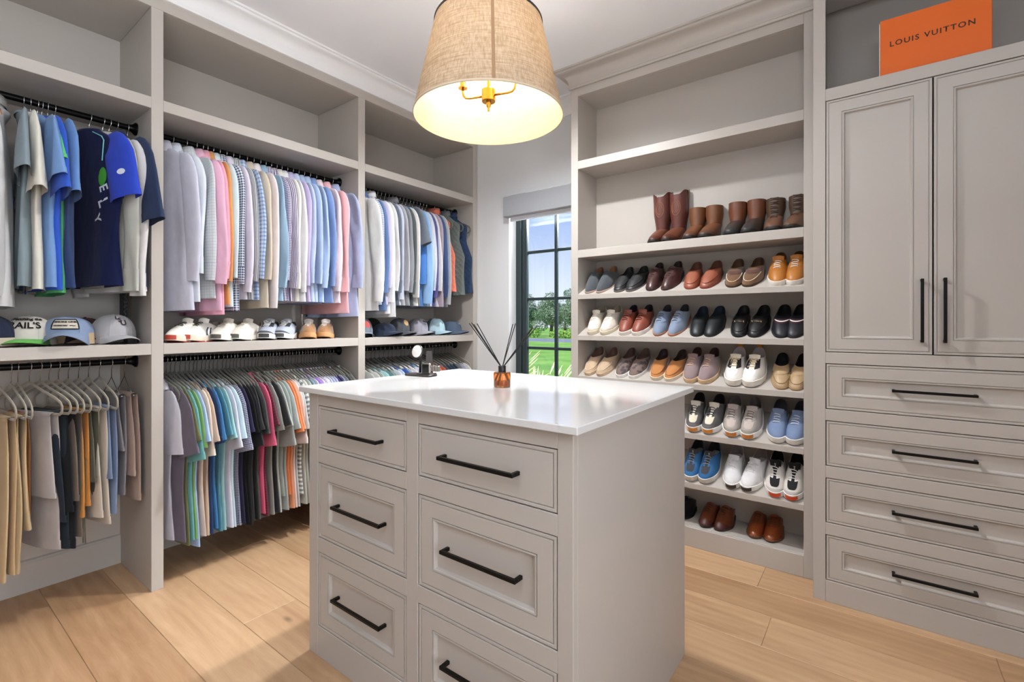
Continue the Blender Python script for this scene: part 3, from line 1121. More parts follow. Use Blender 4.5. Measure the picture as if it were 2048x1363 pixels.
def smooth_lut(xs, ys, t):
    """monotone-ish smooth interpolation"""
    xs = np.asarray(xs, float)
    ys = np.asarray(ys, float)
    t = np.asarray(t, float)
    k = np.clip(np.searchsorted(xs, t) - 1, 0, len(xs) - 2)
    h = xs[k + 1] - xs[k]
    u = np.clip((t - xs[k]) / h, 0, 1)
    d = np.gradient(ys, xs)
    h00 = 2 * u ** 3 - 3 * u ** 2 + 1
    h10 = u ** 3 - 2 * u ** 2 + u
    h01 = -2 * u ** 3 + 3 * u ** 2
    h11 = u ** 3 - u ** 2
    return h00 * ys[k] + h10 * h * d[k] + h01 * ys[k + 1] + h11 * h * d[k + 1]


def wrinkler(rng, n=5, amp=0.006, kx=(12, 42), kz=(1.0, 7)):
    A = [(amp * rng.uniform(0.4, 1.0) / (1 + 0.35 * i), rng.uniform(*kx) * (1 if rng.random() < 0.5 else -1), rng.uniform(*kz), rng.uniform(0, 6.28)) for i in range(n)]

    def f(x, z):
        s = 0
        for a, k1, k2, ph in A:
            s = s + a * np.sin(k1 * x + k2 * z + ph)
        return s
    return f


CLOTH = {}


def press_on(me, key, off=0.0015):
    """lay a flat print (x, z) onto the camera-side face of a garment"""
    Q = CLOTH[key].reshape(-1, 3)
    G_ = CLOTH[key]
    mid = G_.mean(axis=1, keepdims=True)
    Q = G_[(G_[:, :, 1] < mid[:, :, 1])]
    for v in me.vertices:
        d = (Q[:, 0] - v.co.x) ** 2 + (Q[:, 2] - v.co.z) ** 2
        k = np.argsort(d)[:4]
        w = 1.0 / (d[k] + 1e-6)
        v.co.y = float((Q[k, 1] * w).sum() / w.sum()) - off


def top_garment(root, rng, fab, L=0.74, sleeve='long', collar='shirt', fab_sleeve=None, fab_collar=None, wide=1.0, thick=1.0, drop=0.0, hemcurve=0.0, slen=None, cuffs=True, fab_lower=None, side=-1, amp=1.0):
    """shirt-like garment on a hanger: body, sleeves (> cuff), collar; local x across, y along the rod"""
    hang_z = -0.066 - drop
    nw = 0.066 + (0.018 if drop > 0.02 else 0)
    m = 48
    vest = sleeve == 'none'
    zt = [0.0, 0.03, 0.062, 0.085, 0.13, 0.20, 0.27, 0.34, 0.5, L - 0.02, L]
    if vest:
        at = [nw, 0.10, 0.150, 0.163, 0.158, 0.150, 0.180, 0.212, 0.216, 0.220, 0.220]
    else:
        at = [nw, 0.125, 0.190, 0.206, 0.212, 0.214, 0.214, 0.212, 0.214, 0.222, 0.224]
    bt = [0.026, 0.020, 0.014, 0.013, 0.016, 0.019, 0.021, 0.022, 0.022, 0.024, 0.025]
    zz_ = np.concatenate([np.linspace(0, 0.13, 9), np.linspace(0.16, L, 17)])
    a = np.interp(zz_, zt, at) * wide
    b_ = np.interp(zz_, zt, bt) * thick * rng.uniform(0.85, 1.2)
    th = np.linspace(0, 2 * np.pi, m, endpoint=False)
    ct, st = np.cos(th), np.sin(th)
    cx = np.sign(ct) * np.abs(ct) ** 0.75
    sy = np.sign(st) * np.abs(st) ** 0.8
    wr = wrinkler(rng, 6, 0.0060 * amp, kx=(16, 64), kz=(0.5, 6))
    wr2 = wrinkler(rng, 3, 0.010 * amp, kx=(4, 14), kz=(0.5, 3))
    P = np.zeros((len(zz_), m, 3))
    sway = rng.uniform(-0.012, 0.012) * amp ** 2
    for i, z in enumerate(zz_):
        k = np.clip((z - 0.08) / 0.35, 0, 1)
        x = a[i] * cx
        y = b_[i] * sy
        d = k * (wr(x, z) + wr2(x, z) * (z / L))
        yy = y + d + sway * (z / L) ** 2
        xx = x + k * 0.010 * np.sin(9 * z + rng_phase(rng, i) * 0 + 3 * st)
        zc = hang_z - z - (0.004 * np.sin(7 * x + 2.0) * k)
        if i < 3:
            # the neck dips at the front and back
            zc = zc - (0.020 - 0.006 * i) * (st > 0) * np.abs(st) - 0.006 * (st < 0) * np.abs(st)
        if hemcurve and i >= len(zz_) - 4:
            zc = zc + hemcurve * (np.abs(cx) ** 3) * (i - (len(zz_) - 4)) / 3
        P[i, :, 0] = xx
        P[i, :, 1] = yy
        P[i, :, 2] = zc
    me = uvmesh(P, 'body')
    CLOTH[root.name] = P
    body = link('body', me, fab, root)
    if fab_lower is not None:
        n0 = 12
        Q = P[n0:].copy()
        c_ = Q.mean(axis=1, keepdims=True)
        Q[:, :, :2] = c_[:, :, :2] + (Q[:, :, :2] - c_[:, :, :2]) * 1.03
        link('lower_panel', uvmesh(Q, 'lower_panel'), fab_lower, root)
    # sleeves
    if not vest:
        for s in (1, -1):
            tilt = rng.uniform(-0.01, 0.02)
            yo = side * amp * rng.uniform(0.006, 0.014) if s > 0 else amp * rng.uniform(-0.01, 0.01)
            if sleeve == 'long':
                sl = slen or rng.uniform(0.56, 0.63)
                px_ = [0.120, 0.178, 0.204, 0.213 + tilt, 0.218 + tilt * 1.5, 0.216 + tilt]
                pz_ = [0.046, 0.082, 0.16, 0.16 + (sl - 0.10) * 0.35, 0.16 + (sl - 0.10) * 0.7, 0.06 + sl]
                wa = [0.012, 0.046, 0.060, 0.055, 0.048, 0.041]
                wb = [0.006, 0.013, 0.017, 0.018, 0.017, 0.015]
                ns = 18
            else:
                sl = slen or rng.uniform(0.21, 0.25)
                out = rng.uniform(0.03, 0.06)
                px_ = [0.110, 0.170, 0.203, 0.205 + out * 0.6, 0.205 + out]
                pz_ = [0.042, 0.070, 0.13, 0.075 + sl * 0.65, 0.055 + sl]
                wa = [0.014, 0.058, 0.082, 0.088, 0.092]
                wb = [0.006, 0.012, 0.016, 0.021, 0.024]
                ns = 11
            kk_ = np.linspace(0, len(px_) - 1, ns)
            ar = np.arange(len(px_))
            X = smooth_lut(ar, px_, kk_) * wide * (1.0 if s > 0 else 0.80)
            Z = smooth_lut(ar, pz_, kk_)
            A_ = np.interp(kk_, ar, wa)
            B_ = np.interp(kk_, ar, wb) * rng.uniform(0.85, 1.15) * (0.35 + 0.65 * amp)
            ms_ = 28
            t2 = np.linspace(0, 2 * np.pi, ms_, endpoint=False)
            wrs = wrinkler(rng, 5, 0.0062 * amp, kx=(24, 72), kz=(2, 14))
            S = np.zeros((ns, ms_, 3))
            dX, dZ = np.gradient(X), np.gradient(Z)
            for i in range(ns):
                l_ = math.hypot(dX[i], dZ[i])
                tx, tz = dX[i] / l_, dZ[i] / l_
                nx, nz = tz, -tx
                kq = min(1.0, i / 4)
                ca = np.sign(np.cos(t2)) * np.abs(np.cos(t2)) ** 0.8
                aa = A_[i] * ca
                S[i, :, 0] = s * (X[i] + aa * nx)
                S[i, :, 1] = yo * kq + B_[i] * np.sin(t2) + kq * wrs(aa, Z[i]) + 0.5 * sway * (Z[i] / L) ** 2
                S[i, :, 2] = hang_z - (Z[i] + aa * nz)
            if s > 0:
                CLOTH[root.name + '/sleeve'] = S
            so = link('sleeve', uvmesh(S, 'sleeve', flip=(s > 0)), fab_sleeve or fab, root)
            if cuffs:
                nc = 3 if sleeve == 'long' else 2
                Cf = S[-nc:].copy()
                c_ = Cf.mean(axis=1, keepdims=True)
                g_ = 1.07 if sleeve == 'long' else 1.03
                Cf = c_ + (Cf - c_) * g_
                link('cuff' if sleeve == 'long' else 'sleeve_hem', uvmesh(Cf, 'cuff', flip=(s > 0)), fab_sleeve or fab, so)
    # collar
    fc = fab_collar or fab
    mc = 28
    t3 = np.linspace(0, 2 * np.pi, mc, endpoint=False)
    c3, s3 = np.cos(t3), np.sin(t3)
    front = np.clip(s3 * side * -1, 0, 1)
    if collar in ('shirt', 'polo'):
        hgt = 0.036 if collar == 'shirt' else 0.028
        rows = []
        base_z = hang_z - 0.010 - 0.014 * front
        for ax, by, dz in ((nw * 0.96, 0.024, 0.0), (nw * 0.90, 0.024, hgt * 0.6), (nw * 0.84, 0.023, hgt), (nw * 0.92, 0.028, hgt + 0.003), (nw * 1.08, 0.033, hgt * 0.35), (nw * 1.22, 0.036, -0.012)):
            r = np.zeros((mc, 3))
            r[:, 0] = ax * np.sign(c3) * np.abs(c3) ** 0.9
            r[:, 1] = by * s3
            pt = 0.0
            if dz < 0.014:
                pt = -0.022 * np.exp(-((np.abs(c3) - 0.55) / 0.22) ** 2) * front * (1 if dz < 0 else 0.4)
            r[:, 2] = base_z + dz + pt + 0.006 * np.abs(c3) * (dz > 0.01)
            rows.append(r)
        link('collar', uvmesh(np.array(rows), 'collar'), fc, root)
    elif collar == 'mock':
        rows = []
        for ax, by, dz in ((nw * 1.02, 0.030, -0.008), (nw * 0.92, 0.030, 0.022), (nw * 0.88, 0.030, 0.046), (nw * 0.96, 0.034, 0.050), (nw * 1.04, 0.037, 0.024), (nw * 1.06, 0.037, 0.010)):
            r = np.zeros((mc, 3))
            r[:, 0] = ax * c3
            r[:, 1] = by * s3
            r[:, 2] = hang_z + dz - 0.01 * front
            rows.append(r)
        link('collar', uvmesh(np.array(rows), 'collar'), fc, root)
    elif collar == 'crew':
        rows = []
        for ax, by, dz in ((nw * 1.10, 0.030, -0.006), (nw * 1.03, 0.030, 0.003), (nw * 0.95, 0.026, 0.004), (nw * 0.94, 0.024, -0.006)):
            r = np.zeros((mc, 3))
            r[:, 0] = ax * c3
            r[:, 1] = by * s3
            r[:, 2] = hang_z + dz - 0.020 * front
            rows.append(r)
        link('neckband', uvmesh(np.array(rows), 'neckband'), fc, root)
    return body, P


def rng_phase(rng, i):
    return 0.0


PAT = {'g': 'gingham', 's': 'stripe', 'h': 'hoop', 'c': 'check', 'p': 'plaid', 'r': 'print'}
gseed = 100


def hang_tops(rod_name, zr, items, ys, group, kinds='velvet', drop=0.0, yaw_bias=0.0, yaw_r=7.0, thick=1.0, amp=1.0, first=0.0, last=0.0, smooth_yaw=True):
    """items: (name, description, rgb, sleeve, collar, options)"""
    global gseed
    for idx, (it, y) in enumerate(zip(items, ys)):
        nm, desc, col, sl, co = it[:5]
        op = dict(it[5]) if len(it) > 5 else {}
        gseed += 1
        rng_ = np.random.default_rng(gseed)
        ey = op.pop('yaw', None)
        n_ = len(items)
        if smooth_yaw:
            yaw = R(yaw_bias + first * math.exp(-idx / 2.2) + last * math.exp(-(n_ - 1 - idx) / 1.6) + 1.6 * math.sin(0.5 * idx + 1) + rng_.uniform(-0.7, 0.7))
        else:
            yaw = R(ey if ey is not None else yaw_bias + rng_.uniform(-yaw_r, yaw_r))
        op['thick'] = op.get('thick', 1.0) * thick
        op['amp'] = amp
        hk = op.pop('hanger', kinds)
        fab = fabric(col, PAT.get(op.get('pat')), op.get('c2', (240, 240, 240)), op.get('fq', 60.0))
        for q in ('pat', 'c2', 'fq'):
            op.pop(q, None)
        for q in ('fab_sleeve', 'fab_collar', 'fab_lower'):
            if q in op:
                op[q] = fabric(op[q])
        label = '%s on the %s' % (desc, rod_name)
        g = tag(empty(nm, (RODX, y, zr), yaw), label, nm.replace('_', ' '), group)
        top_garment(g, rng_, fab, sleeve=sl, collar=co, drop=drop, **op)
        hanger(y, zr, yaw, ('wooden hanger holding the %s' if hk == 'wood' else 'slim hanger holding the %s') % desc, 'hangers on the %s' % rod_name, hk)
        yield g
# ---- bay far from the window, upper rod: mixed tops
R1U, R2U, R3U = 'upper rod far from the window', 'upper middle rod', 'upper rod by the window'
R1L, R2L, R3L = 'lower rod far from the window', 'lower middle rod', 'lower rod by the window'
ys = [0.292, 0.376, 0.396, 0.417, 0.430, 0.448, 0.470, 0.585, 0.632, 0.655, 0.682]
items = [
    ('cardigan', 'long light grey knit cardigan', (206, 206, 208), 'long', 'mock', {'L': 0.80, 'slen': 0.70, 'hanger': 'wood', 'yaw': -3, 'thick': 1.5, 'fab_collar': (176, 172, 166)}),
    ('t_shirt', 'grey-blue cotton t-shirt', (134, 152, 160), 'short', 'crew', {'L': 0.72, 'slen': 0.25, 'yaw': -6}),
    ('t_shirt', 'cream cotton t-shirt', (224, 218, 204), 'short', 'crew', {'L': 0.73, 'slen': 0.30}),
    ('t_shirt', 'light cornflower blue t-shirt', (112, 156, 214), 'short', 'crew', {'L': 0.72, 'slen': 0.25}),
    ('t_shirt', 'vivid royal blue t-shirt', (30, 88, 206), 'short', 'crew', {'L': 0.73, 'slen': 0.30, 'yaw': 6}),
    ('t_shirt', 'mint green t-shirt', (78, 200, 120), 'short', 'crew', {'L': 0.74, 'slen': 0.19, 'yaw': 0, 'wide': 0.92}),
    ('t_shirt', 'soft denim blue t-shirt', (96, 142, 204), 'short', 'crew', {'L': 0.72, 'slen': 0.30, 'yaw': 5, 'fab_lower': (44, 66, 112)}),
    ('jersey', 'dark navy sports jersey with royal blue sleeves', (16, 26, 74), 'short', 'crew', {'L': 0.70, 'slen': 0.27, 'yaw': 20, 'fab_sleeve': (34, 70, 206), 'hanger': 'light'}),
    ('sweater', 'pale sage grey sweater', (194, 194, 184), 'long', 'crew', {'L': 0.70, 'slen': 0.66, 'yaw': 16}),
    ('sweater', 'off-white thin sweater', (222, 217, 216), 'long', 'crew', {'L': 0.72, 'slen': 0.68, 'yaw': 18}),
    ('polo_shirt', 'slate navy polo shirt with white piping', (42, 58, 92), 'short', 'polo', {'L': 0.70, 'slen': 0.36, 'yaw': 14}),
]
g1 = list(hang_tops(R1U, ZU, items, ys, 'tops hanging far from the window', smooth_yaw=False, amp=0.8))
# jersey print
jer = g1[7]
jw = mat((226, 230, 236), rough=0.8, vary=0)
for txt, x, z, s_, c in (('L', 0.13, -0.40, 0.075, jw), ('E', 0.128, -0.335, 0.060, jw), ('Y', 0.10, -0.47, 0.060, jw)):
    me = text_mesh(txt, s_, bold=0.0015)
    me.transform(Matrix.Translation((x, 0, z)) @ Matrix.Rotation(R(90), 4, 'X') @ Matrix.Rotation(R(-70), 4, 'Z'))
    press_on(me, jer.name)
    link('printed_letter', me, c, jer)


def disc(r1, r2, x, z):
    mb = MB()
    mb.grid([[(x + r1 * k * math.cos(a), 0, z + r2 * k * math.sin(a)) for a in np.linspace(0, 2 * math.pi, 20, endpoint=False)] for k in (0.02, 0.5, 1.0)], cv=True, cap0=True)
    return mb.mesh('disc')


me = disc(0.022, 0.042, 0.12, -0.285)
press_on(me, jer.name)
link('emblem', me, mat((70, 160, 50), rough=0.8, vary=0.05), jer)
me = disc(0.022, 0.013, 0.245, -0.275)
press_on(me, jer.name + '/sleeve')
link('sleeve_badge', me, jw, jer)
MB().tube([(0.07, -0.030, -0.085), (0.125, -0.030, -0.110), (0.142, -0.032, -0.13), (0.138, -0.036, -0.22)], 0.0022, 6).build('piping', mat((120, 200, 190), rough=0.8), jer)
# long dark ties on a clip hanger in the corner
hanger(0.724, ZU, 0.1, 'wire hanger holding the dark neckties in the corner', 'hangers on the ' + R1U, 'clip')
for q, (dx, c, lab, ln) in enumerate(((-0.06, (20, 20, 44), 'midnight navy necktie behind the polo shirt', 0.90), (-0.005, (14, 13, 18), 'black necktie with tiny dots behind the polo shirt', 0.94), (0.05, (62, 52, 38), 'dark bronze necktie nearest the cabinet front', 0.78))):
    t = tag(empty('necktie', (RODX + dx, 0.724, ZU - 0.15)), lab, 'necktie', 'neckties in the corner')
    mb = MB()
    w = [0.016, 0.018, 0.022, 0.028, 0.034, 0.036, 0.002]
    zz_ = [0.006, -0.1, -0.3, -0.5, -ln + 0.12, -ln + 0.045, -ln]
    mb.grid([[(-w_, -0.0075, z), (w_, -0.0085, z), (w_, -0.0065, z), (-w_, -0.0055, z)] for w_, z in zip(w, zz_)], cv=True, cap0=True)
    mb.build('blade', fabric(c, 'print' if q == 1 else None, (120, 116, 110), 90), t)
    MB().grid([[(-w_, 0.0065, z), (w_, 0.0065, z), (w_, 0.0085, z), (-w_, 0.0085, z)] for w_, z in zip([0.015, 0.016, 0.018, 0.02, 0.022, 0.001], [0.006, -0.1, -0.3, -0.5, -ln * 0.72, -ln * 0.76])], cv=True, cap0=True).build('tail', fabric(c), t)
    MB().box(-0.016, 0.016, -0.0085, 0.0085, 0.005, 0.0075).build('fold', fabric(c), t)

# ---- middle bay, upper rod: dress shirts
ys = [0.858, 0.905, 0.965, 1.010, 1.040, 1.062, 1.090, 1.122, 1.156, 1.190, 1.222, 1.262, 1.298, 1.335, 1.366, 1.398, 1.430, 1.460, 1.495, 1.530, 1.566, 1.602, 1.640, 1.682, 1.735, 1.796]
D = 'dress_shirt'
items = [
    (D, 'pale lavender dress shirt', (208, 208, 226), 'long', 'shirt', {'yaw': 12, 'L': 0.80}),
    (D, 'icy blue-white dress shirt', (218, 225, 236), 'long', 'shirt', {'yaw': 14, 'L': 0.76}),
    (D, 'off-white dress shirt with a faint check', (216, 220, 222), 'long', 'shirt', {'yaw': 12, 'pat': 'c', 'c2': (186, 192, 206), 'fq': 70, 'L': 0.74}),
    (D, 'pastel pink dress shirt', (236, 178, 206), 'long', 'shirt', {'L': 0.80}),
    (D, 'strong rose pink dress shirt', (242, 164, 188), 'long', 'shirt', {'L': 0.82, 'yaw': 6}),
    (D, 'orange dress shirt', (226, 152, 74), 'long', 'shirt', {'L': 0.77}),
    (D, 'pale aqua dress shirt', (208, 226, 232), 'long', 'shirt', {'L': 0.78, 'yaw': 6}),
    (D, 'navy and white gingham dress shirt', (232, 234, 240), 'long', 'shirt', {'pat': 'g', 'c2': (46, 62, 112), 'fq': 80, 'slen': 0.60, 'L': 0.80, 'yaw': 5}),
    (D, 'pale lilac dress shirt', (224, 214, 232), 'long', 'shirt', {'slen': 0.64}),
    (D, 'grey pinstriped dress shirt', (222, 222, 222), 'long', 'shirt', {'pat': 's', 'c2': (120, 124, 132), 'fq': 140}),
    (D, 'sky blue plaid dress shirt', (206, 218, 236), 'long', 'shirt', {'pat': 'p', 'c2': (112, 146, 202), 'fq': 50}),
    (D, 'sand beige dress shirt', (216, 200, 176), 'long', 'shirt', {'L': 0.78}),
    (D, 'blush white dress shirt with one low hanging cuff', (238, 226, 226), 'long', 'shirt', {'slen': 0.72, 'yaw': 4}),
    (D, 'steel blue dress shirt', (150, 186, 212), 'long', 'shirt', {}),
    (D, 'small purple check dress shirt', (232, 228, 238), 'long', 'shirt', {'pat': 'g', 'c2': (96, 70, 132), 'fq': 110}),
    (D, 'purple diagonal striped dress shirt', (234, 230, 238), 'long', 'shirt', {'pat': 's', 'c2': (92, 62, 122), 'fq': 110}),
    (D, 'warm ivory dress shirt', (230, 225, 218), 'long', 'shirt', {}),
    (D, 'plain white dress shirt', (232, 231, 234), 'long', 'shirt', {}),
    (D, 'lavender dress shirt', (194, 180, 220), 'long', 'shirt', {}),
    (D, 'powder blue dress shirt', (190, 204, 234), 'long', 'shirt', {}),
    (D, 'light oxford blue dress shirt', (172, 194, 232), 'long', 'shirt', {}),
    (D, 'clear light blue dress shirt with buttoned cuff', (176, 200, 234), 'long', 'shirt', {}),
    (D, 'medium blue dress shirt', (122, 152, 208), 'long', 'shirt', {}),
    (D, 'faint pink striped dress shirt', (238, 226, 230), 'long', 'shirt', {'pat': 's', 'c2': (240, 206, 214), 'fq': 120}),
    (D, 'salmon pink dress shirt', (242, 180, 186), 'long', 'shirt', {'L': 0.80}),
    (D, 'periwinkle dress shirt', (172, 184, 222), 'long', 'shirt', {'yaw': 8, 'L': 0.82}),
]
list(hang_tops(R2U, ZU, items, ys, 'dress shirts on the upper middle rod', yaw_bias=3, first=13, last=6, thick=0.85, amp=0.78))

# ---- bay by the window, upper rod: pullovers and vests
ys = [1.950 + (2.615 - 1.950) * i / 20 for i in range(21)] + [2.700, 2.815, 2.890]
P_ = 'pullover'
items = [
    (P_, 'oatmeal white pullover', (220, 219, 217), 'long', 'crew', {'L': 0.78, 'slen': 0.66, 'yaw': 8}),
    (P_, 'grey-blue fine striped pullover', (206, 210, 222), 'long', 'crew', {'pat': 'h', 'c2': (140, 150, 178), 'fq': 90, 'slen': 0.52}),
    (D, 'mid blue chambray shirt', (92, 122, 172), 'long', 'shirt', {'L': 0.78}),
    (P_, 'soft lavender pullover', (190, 184, 212), 'long', 'crew', {}),
    (P_, 'bright white quarter-zip pullover', (234, 233, 236), 'long', 'mock', {'slen': 0.66, 'L': 0.80}),
    (P_, 'light silver grey pullover', (204, 203, 204), 'long', 'crew', {'L': 0.82}),
    (P_, 'dark slate grey pullover', (96, 106, 122), 'long', 'crew', {}),
    (P_, 'lavender grey pullover', (188, 192, 212), 'long', 'crew', {'slen': 0.64}),
    (P_, 'ash grey pullover with a dark seam', (172, 172, 178), 'long', 'crew', {}),
    (P_, 'pewter grey pullover', (140, 142, 148), 'long', 'crew', {}),
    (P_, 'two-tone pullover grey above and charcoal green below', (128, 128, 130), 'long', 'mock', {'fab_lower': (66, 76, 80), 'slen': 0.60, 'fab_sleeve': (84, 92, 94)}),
    (P_, 'off-white sweatshirt', (218, 214, 210), 'long', 'crew', {'slen': 0.62, 'thick': 1.3}),
    (P_, 'slate pullover with printed sleeve', (106, 116, 130), 'short', 'crew', {'slen': 0.26}),
    (P_, 'bright azure pullover', (64, 128, 208), 'long', 'crew', {'L': 0.74, 'wide': 0.92, 'slen': 0.52}),
    (P_, 'light sky blue pullover', (140, 186, 232), 'long', 'crew', {'slen': 0.66}),
    (P_, 'pale grey pullover with fine stripes', (208, 212, 220), 'long', 'crew', {'pat': 's', 'c2': (176, 182, 196), 'fq': 90}),
    (P_, 'indigo purple pullover', (82, 78, 134), 'long', 'crew', {}),
    (P_, 'dove grey pullover', (196, 196, 200), 'long', 'crew', {}),
    (P_, 'dusty mauve pullover', (166, 146, 158), 'long', 'crew', {'slen': 0.68}),
    (P_, 'navy blue pullover', (58, 82, 128), 'long', 'crew', {}),
    (P_, 'stone grey pullover', (164, 166, 170), 'long', 'crew', {'slen': 0.66}),
    ('vest', 'orange quilted vest', (226, 112, 82), 'none', 'mock', {'L': 0.62, 'thick': 1.5, 'wide': 1.10}),
    ('vest', 'grey-green quilted vest', (106, 116, 112), 'none', 'mock', {'L': 0.64, 'thick': 1.6, 'wide': 1.06}),
    ('vest', 'dark denim blue quilted vest', (44, 66, 100), 'none', 'mock', {'L': 0.62, 'thick': 1.6, 'yaw': 8, 'wide': 1.06}),
]
g3 = list(hang_tops(R3U, ZU, items, ys, 'pullovers and vests by the window', yaw_bias=2, first=7, last=6, thick=0.85, amp=0.75))
# quilting of the vests: padded rows as relief
for g in g3[-3:]:
    for ch in g.children:
        mt = ch.data.materials[0]
        nt = mt.node_tree
        if nt.nodes.get('quilt'):
            continue
        tc = nt.nodes.new('ShaderNodeTexCoord')
        mp = nt.nodes.new('ShaderNodeMapping')
        mp.inputs['Rotation'].default_value = (0, 0, R(45))
        mp.inputs['Scale'].default_value = (32, 32, 32)
        nt.links.new(tc.outputs['UV'], mp.inputs[0])
        br = nt.nodes.new('ShaderNodeTexChecker')
        br.name = 'quilt'
        sp = nt.nodes.new('ShaderNodeSeparateXYZ')
        nt.links.new(mp.outputs[0], sp.inputs[0])
        a_ = math_node(nt, 'ABSOLUTE', math_node(nt, 'SINE', math_node(nt, 'MULTIPLY', sp.outputs[0], 3.14)))
        b2 = math_node(nt, 'ABSOLUTE', math_node(nt, 'SINE', math_node(nt, 'MULTIPLY', sp.outputs[1], 3.14)))
        hgt = math_node(nt, 'POWER', math_node(nt, 'MULTIPLY', a_, b2), 0.5)
        bp = nt.nodes.new('ShaderNodeBump')
        bp.inputs['Strength'].default_value = 0.5
        bp.inputs['Distance'].default_value = 0.006
        nt.links.new(hgt, bp.inputs['Height'])
        nt.links.new(bp.outputs[0], nt.nodes['Principled BSDF'].inputs['Normal'])

# ---- middle bay, lower rod: polo shirts
T = 'polo_shirt'
cols = [
    ('pale grey-lilac polo shirt sticking out past the divider', (214, 211, 222), {'wide': 0.66, 'slen': 0.27}), ('mauve grey polo shirt', (112, 102, 118), {'yaw': 12, 'slen': 0.27}), ('olive green polo shirt', (108, 110, 64), {'L': 0.76, 'yaw': 10, 'slen': 0.22}), ('sea teal polo shirt', (98, 168, 168), {'slen': 0.30, 'L': 0.74}),
    ('leaf green polo shirt', (124, 174, 96), {'L': 0.74}), ('light sky blue polo shirt', (160, 190, 230), {'L': 0.78}), ('peach beige polo shirt', (228, 204, 184), {'slen': 0.29}), ('tan polo shirt', (206, 178, 152), {}),
    ('deep navy polo shirt', (32, 62, 108), {}), ('cerulean blue polo shirt', (48, 120, 180), {'L': 0.72}), ('petrol teal polo shirt', (72, 142, 162), {}), ('light aqua polo shirt', (152, 202, 204), {}),
    ('pale lavender polo shirt', (216, 213, 230), {'slen': 0.28}), ('ice blue polo shirt', (196, 222, 232), {}), ('navy micro check polo shirt', (196, 198, 214), {'pat': 'g', 'c2': (48, 50, 96), 'fq': 120, 'slen': 0.30}), ('dark indigo polo shirt', (46, 42, 74), {'L': 0.74}),
    ('jet black polo shirt', (22, 22, 24), {}), ('soft black polo shirt', (34, 33, 36), {'slen': 0.29, 'L': 0.76}), ('charcoal polo shirt', (58, 58, 60), {}), ('black polo shirt with grey trim', (28, 27, 29), {'fab_collar': (120, 120, 120)}),
    ('dark grey heather polo shirt', (84, 84, 84), {}), ('hot pink polo shirt', (222, 84, 122), {'slen': 0.30, 'L': 0.72}), ('maroon striped polo shirt', (124, 52, 70), {'pat': 'h', 'c2': (104, 40, 58), 'fq': 70}), ('warm grey polo shirt', (156, 155, 150), {}),
    ('anthracite polo shirt', (48, 50, 52), {'L': 0.74}), ('pale stone polo shirt', (190, 192, 186), {}), ('sage grey polo shirt', (160, 170, 164), {'slen': 0.32, 'yaw': 8, 'L': 0.66}), ('silver sage polo shirt', (178, 186, 184), {}),
    ('bright orange polo shirt', (246, 132, 56), {'slen': 0.26, 'L': 0.66}), ('apricot orange polo shirt', (240, 158, 108), {'L': 0.74}), ('blush pink polo shirt', (240, 214, 208), {'slen': 0.32}), ('misty grey polo shirt', (200, 204, 204), {}),
    ('grey and white hooped polo shirt', (236, 236, 234), {'pat': 'h', 'c2': (150, 152, 148), 'fq': 42, 'L': 0.68}), ('light putty polo shirt', (206, 206, 198), {}), ('pale sage polo shirt with an orange star on the sleeve', (182, 186, 176), {'slen': 0.30}), ('dusty teal polo shirt', (128, 160, 170), {}),
    ('pale periwinkle polo shirt', (206, 208, 238), {'slen': 0.28}), ('violet polo shirt', (158, 116, 200), {'slen': 0.31}), ('soft lilac polo shirt', (212, 196, 226), {}), ('lilac white striped polo shirt', (228, 222, 236), {'pat': 'h', 'c2': (204, 190, 220), 'fq': 90}),
    ('snow white polo shirt with blue flecks', (228, 232, 240), {'pat': 'r', 'c2': (190, 204, 226), 'fq': 60}), ('grey lavender flecked polo shirt', (206, 204, 222), {'pat': 'r', 'c2': (160, 158, 186), 'fq': 80}), ('blue-lavender polo shirt', (176, 182, 220), {}), ('pale denim polo shirt', (190, 204, 224), {}),
    ('royal purple polo shirt with a yellow collar', (70, 56, 120), {'fab_collar': (238, 160, 30)}), ('dark violet polo shirt', (58, 48, 100), {}), ('white and navy striped polo shirt', (222, 224, 232), {'pat': 's', 'c2': (90, 98, 130), 'fq': 60}), ('grey-green polo shirt', (128, 134, 130), {}),
    ('dark pewter polo shirt', (86, 90, 88), {}), ('grey polo shirt with a white collar', (126, 126, 120), {'fab_collar': (232, 230, 224)}),
]
items = [(T, d, c, 'short', 'polo', o) if i >= 18 or i == 0 else ('t_shirt', d.replace('polo shirt', 't-shirt'), c, 'short', 'crew', o) for i, (d, c, o) in enumerate(cols)]
n = len(items)
rj = random.Random(4)
ys = [0.842 + (1.800 - 0.842) * i / (n - 1) + rj.uniform(-0.004, 0.004) for i in range(n)]
g5 = list(hang_tops(R2L, ZL, items, ys, 'polo and t-shirts on the lower middle rod', drop=0.052, yaw_bias=3, first=5, thick=0.55, amp=0.46))
star = g5[34]
st_v = [(0.0, 0, 0)]
for q in range(16):
    r = 0.026 if q % 2 == 0 else 0.013
    st_v.append((r * math.cos(q * math.pi / 8), r * math.sin(q * math.pi / 8), 0.0))
st_v = [(0.245 + x, 0.0, -0.285 + y) for x, y, _ in st_v]
me = MB().add(st_v, [(0, 1 + q, 1 + (q + 1) % 16) for q in range(16)]).mesh('star')
press_on(me, star.name + '/sleeve', 0.002)
link('star_patch', me, mat((222, 116, 62), rough=0.85, vary=0.1), star)

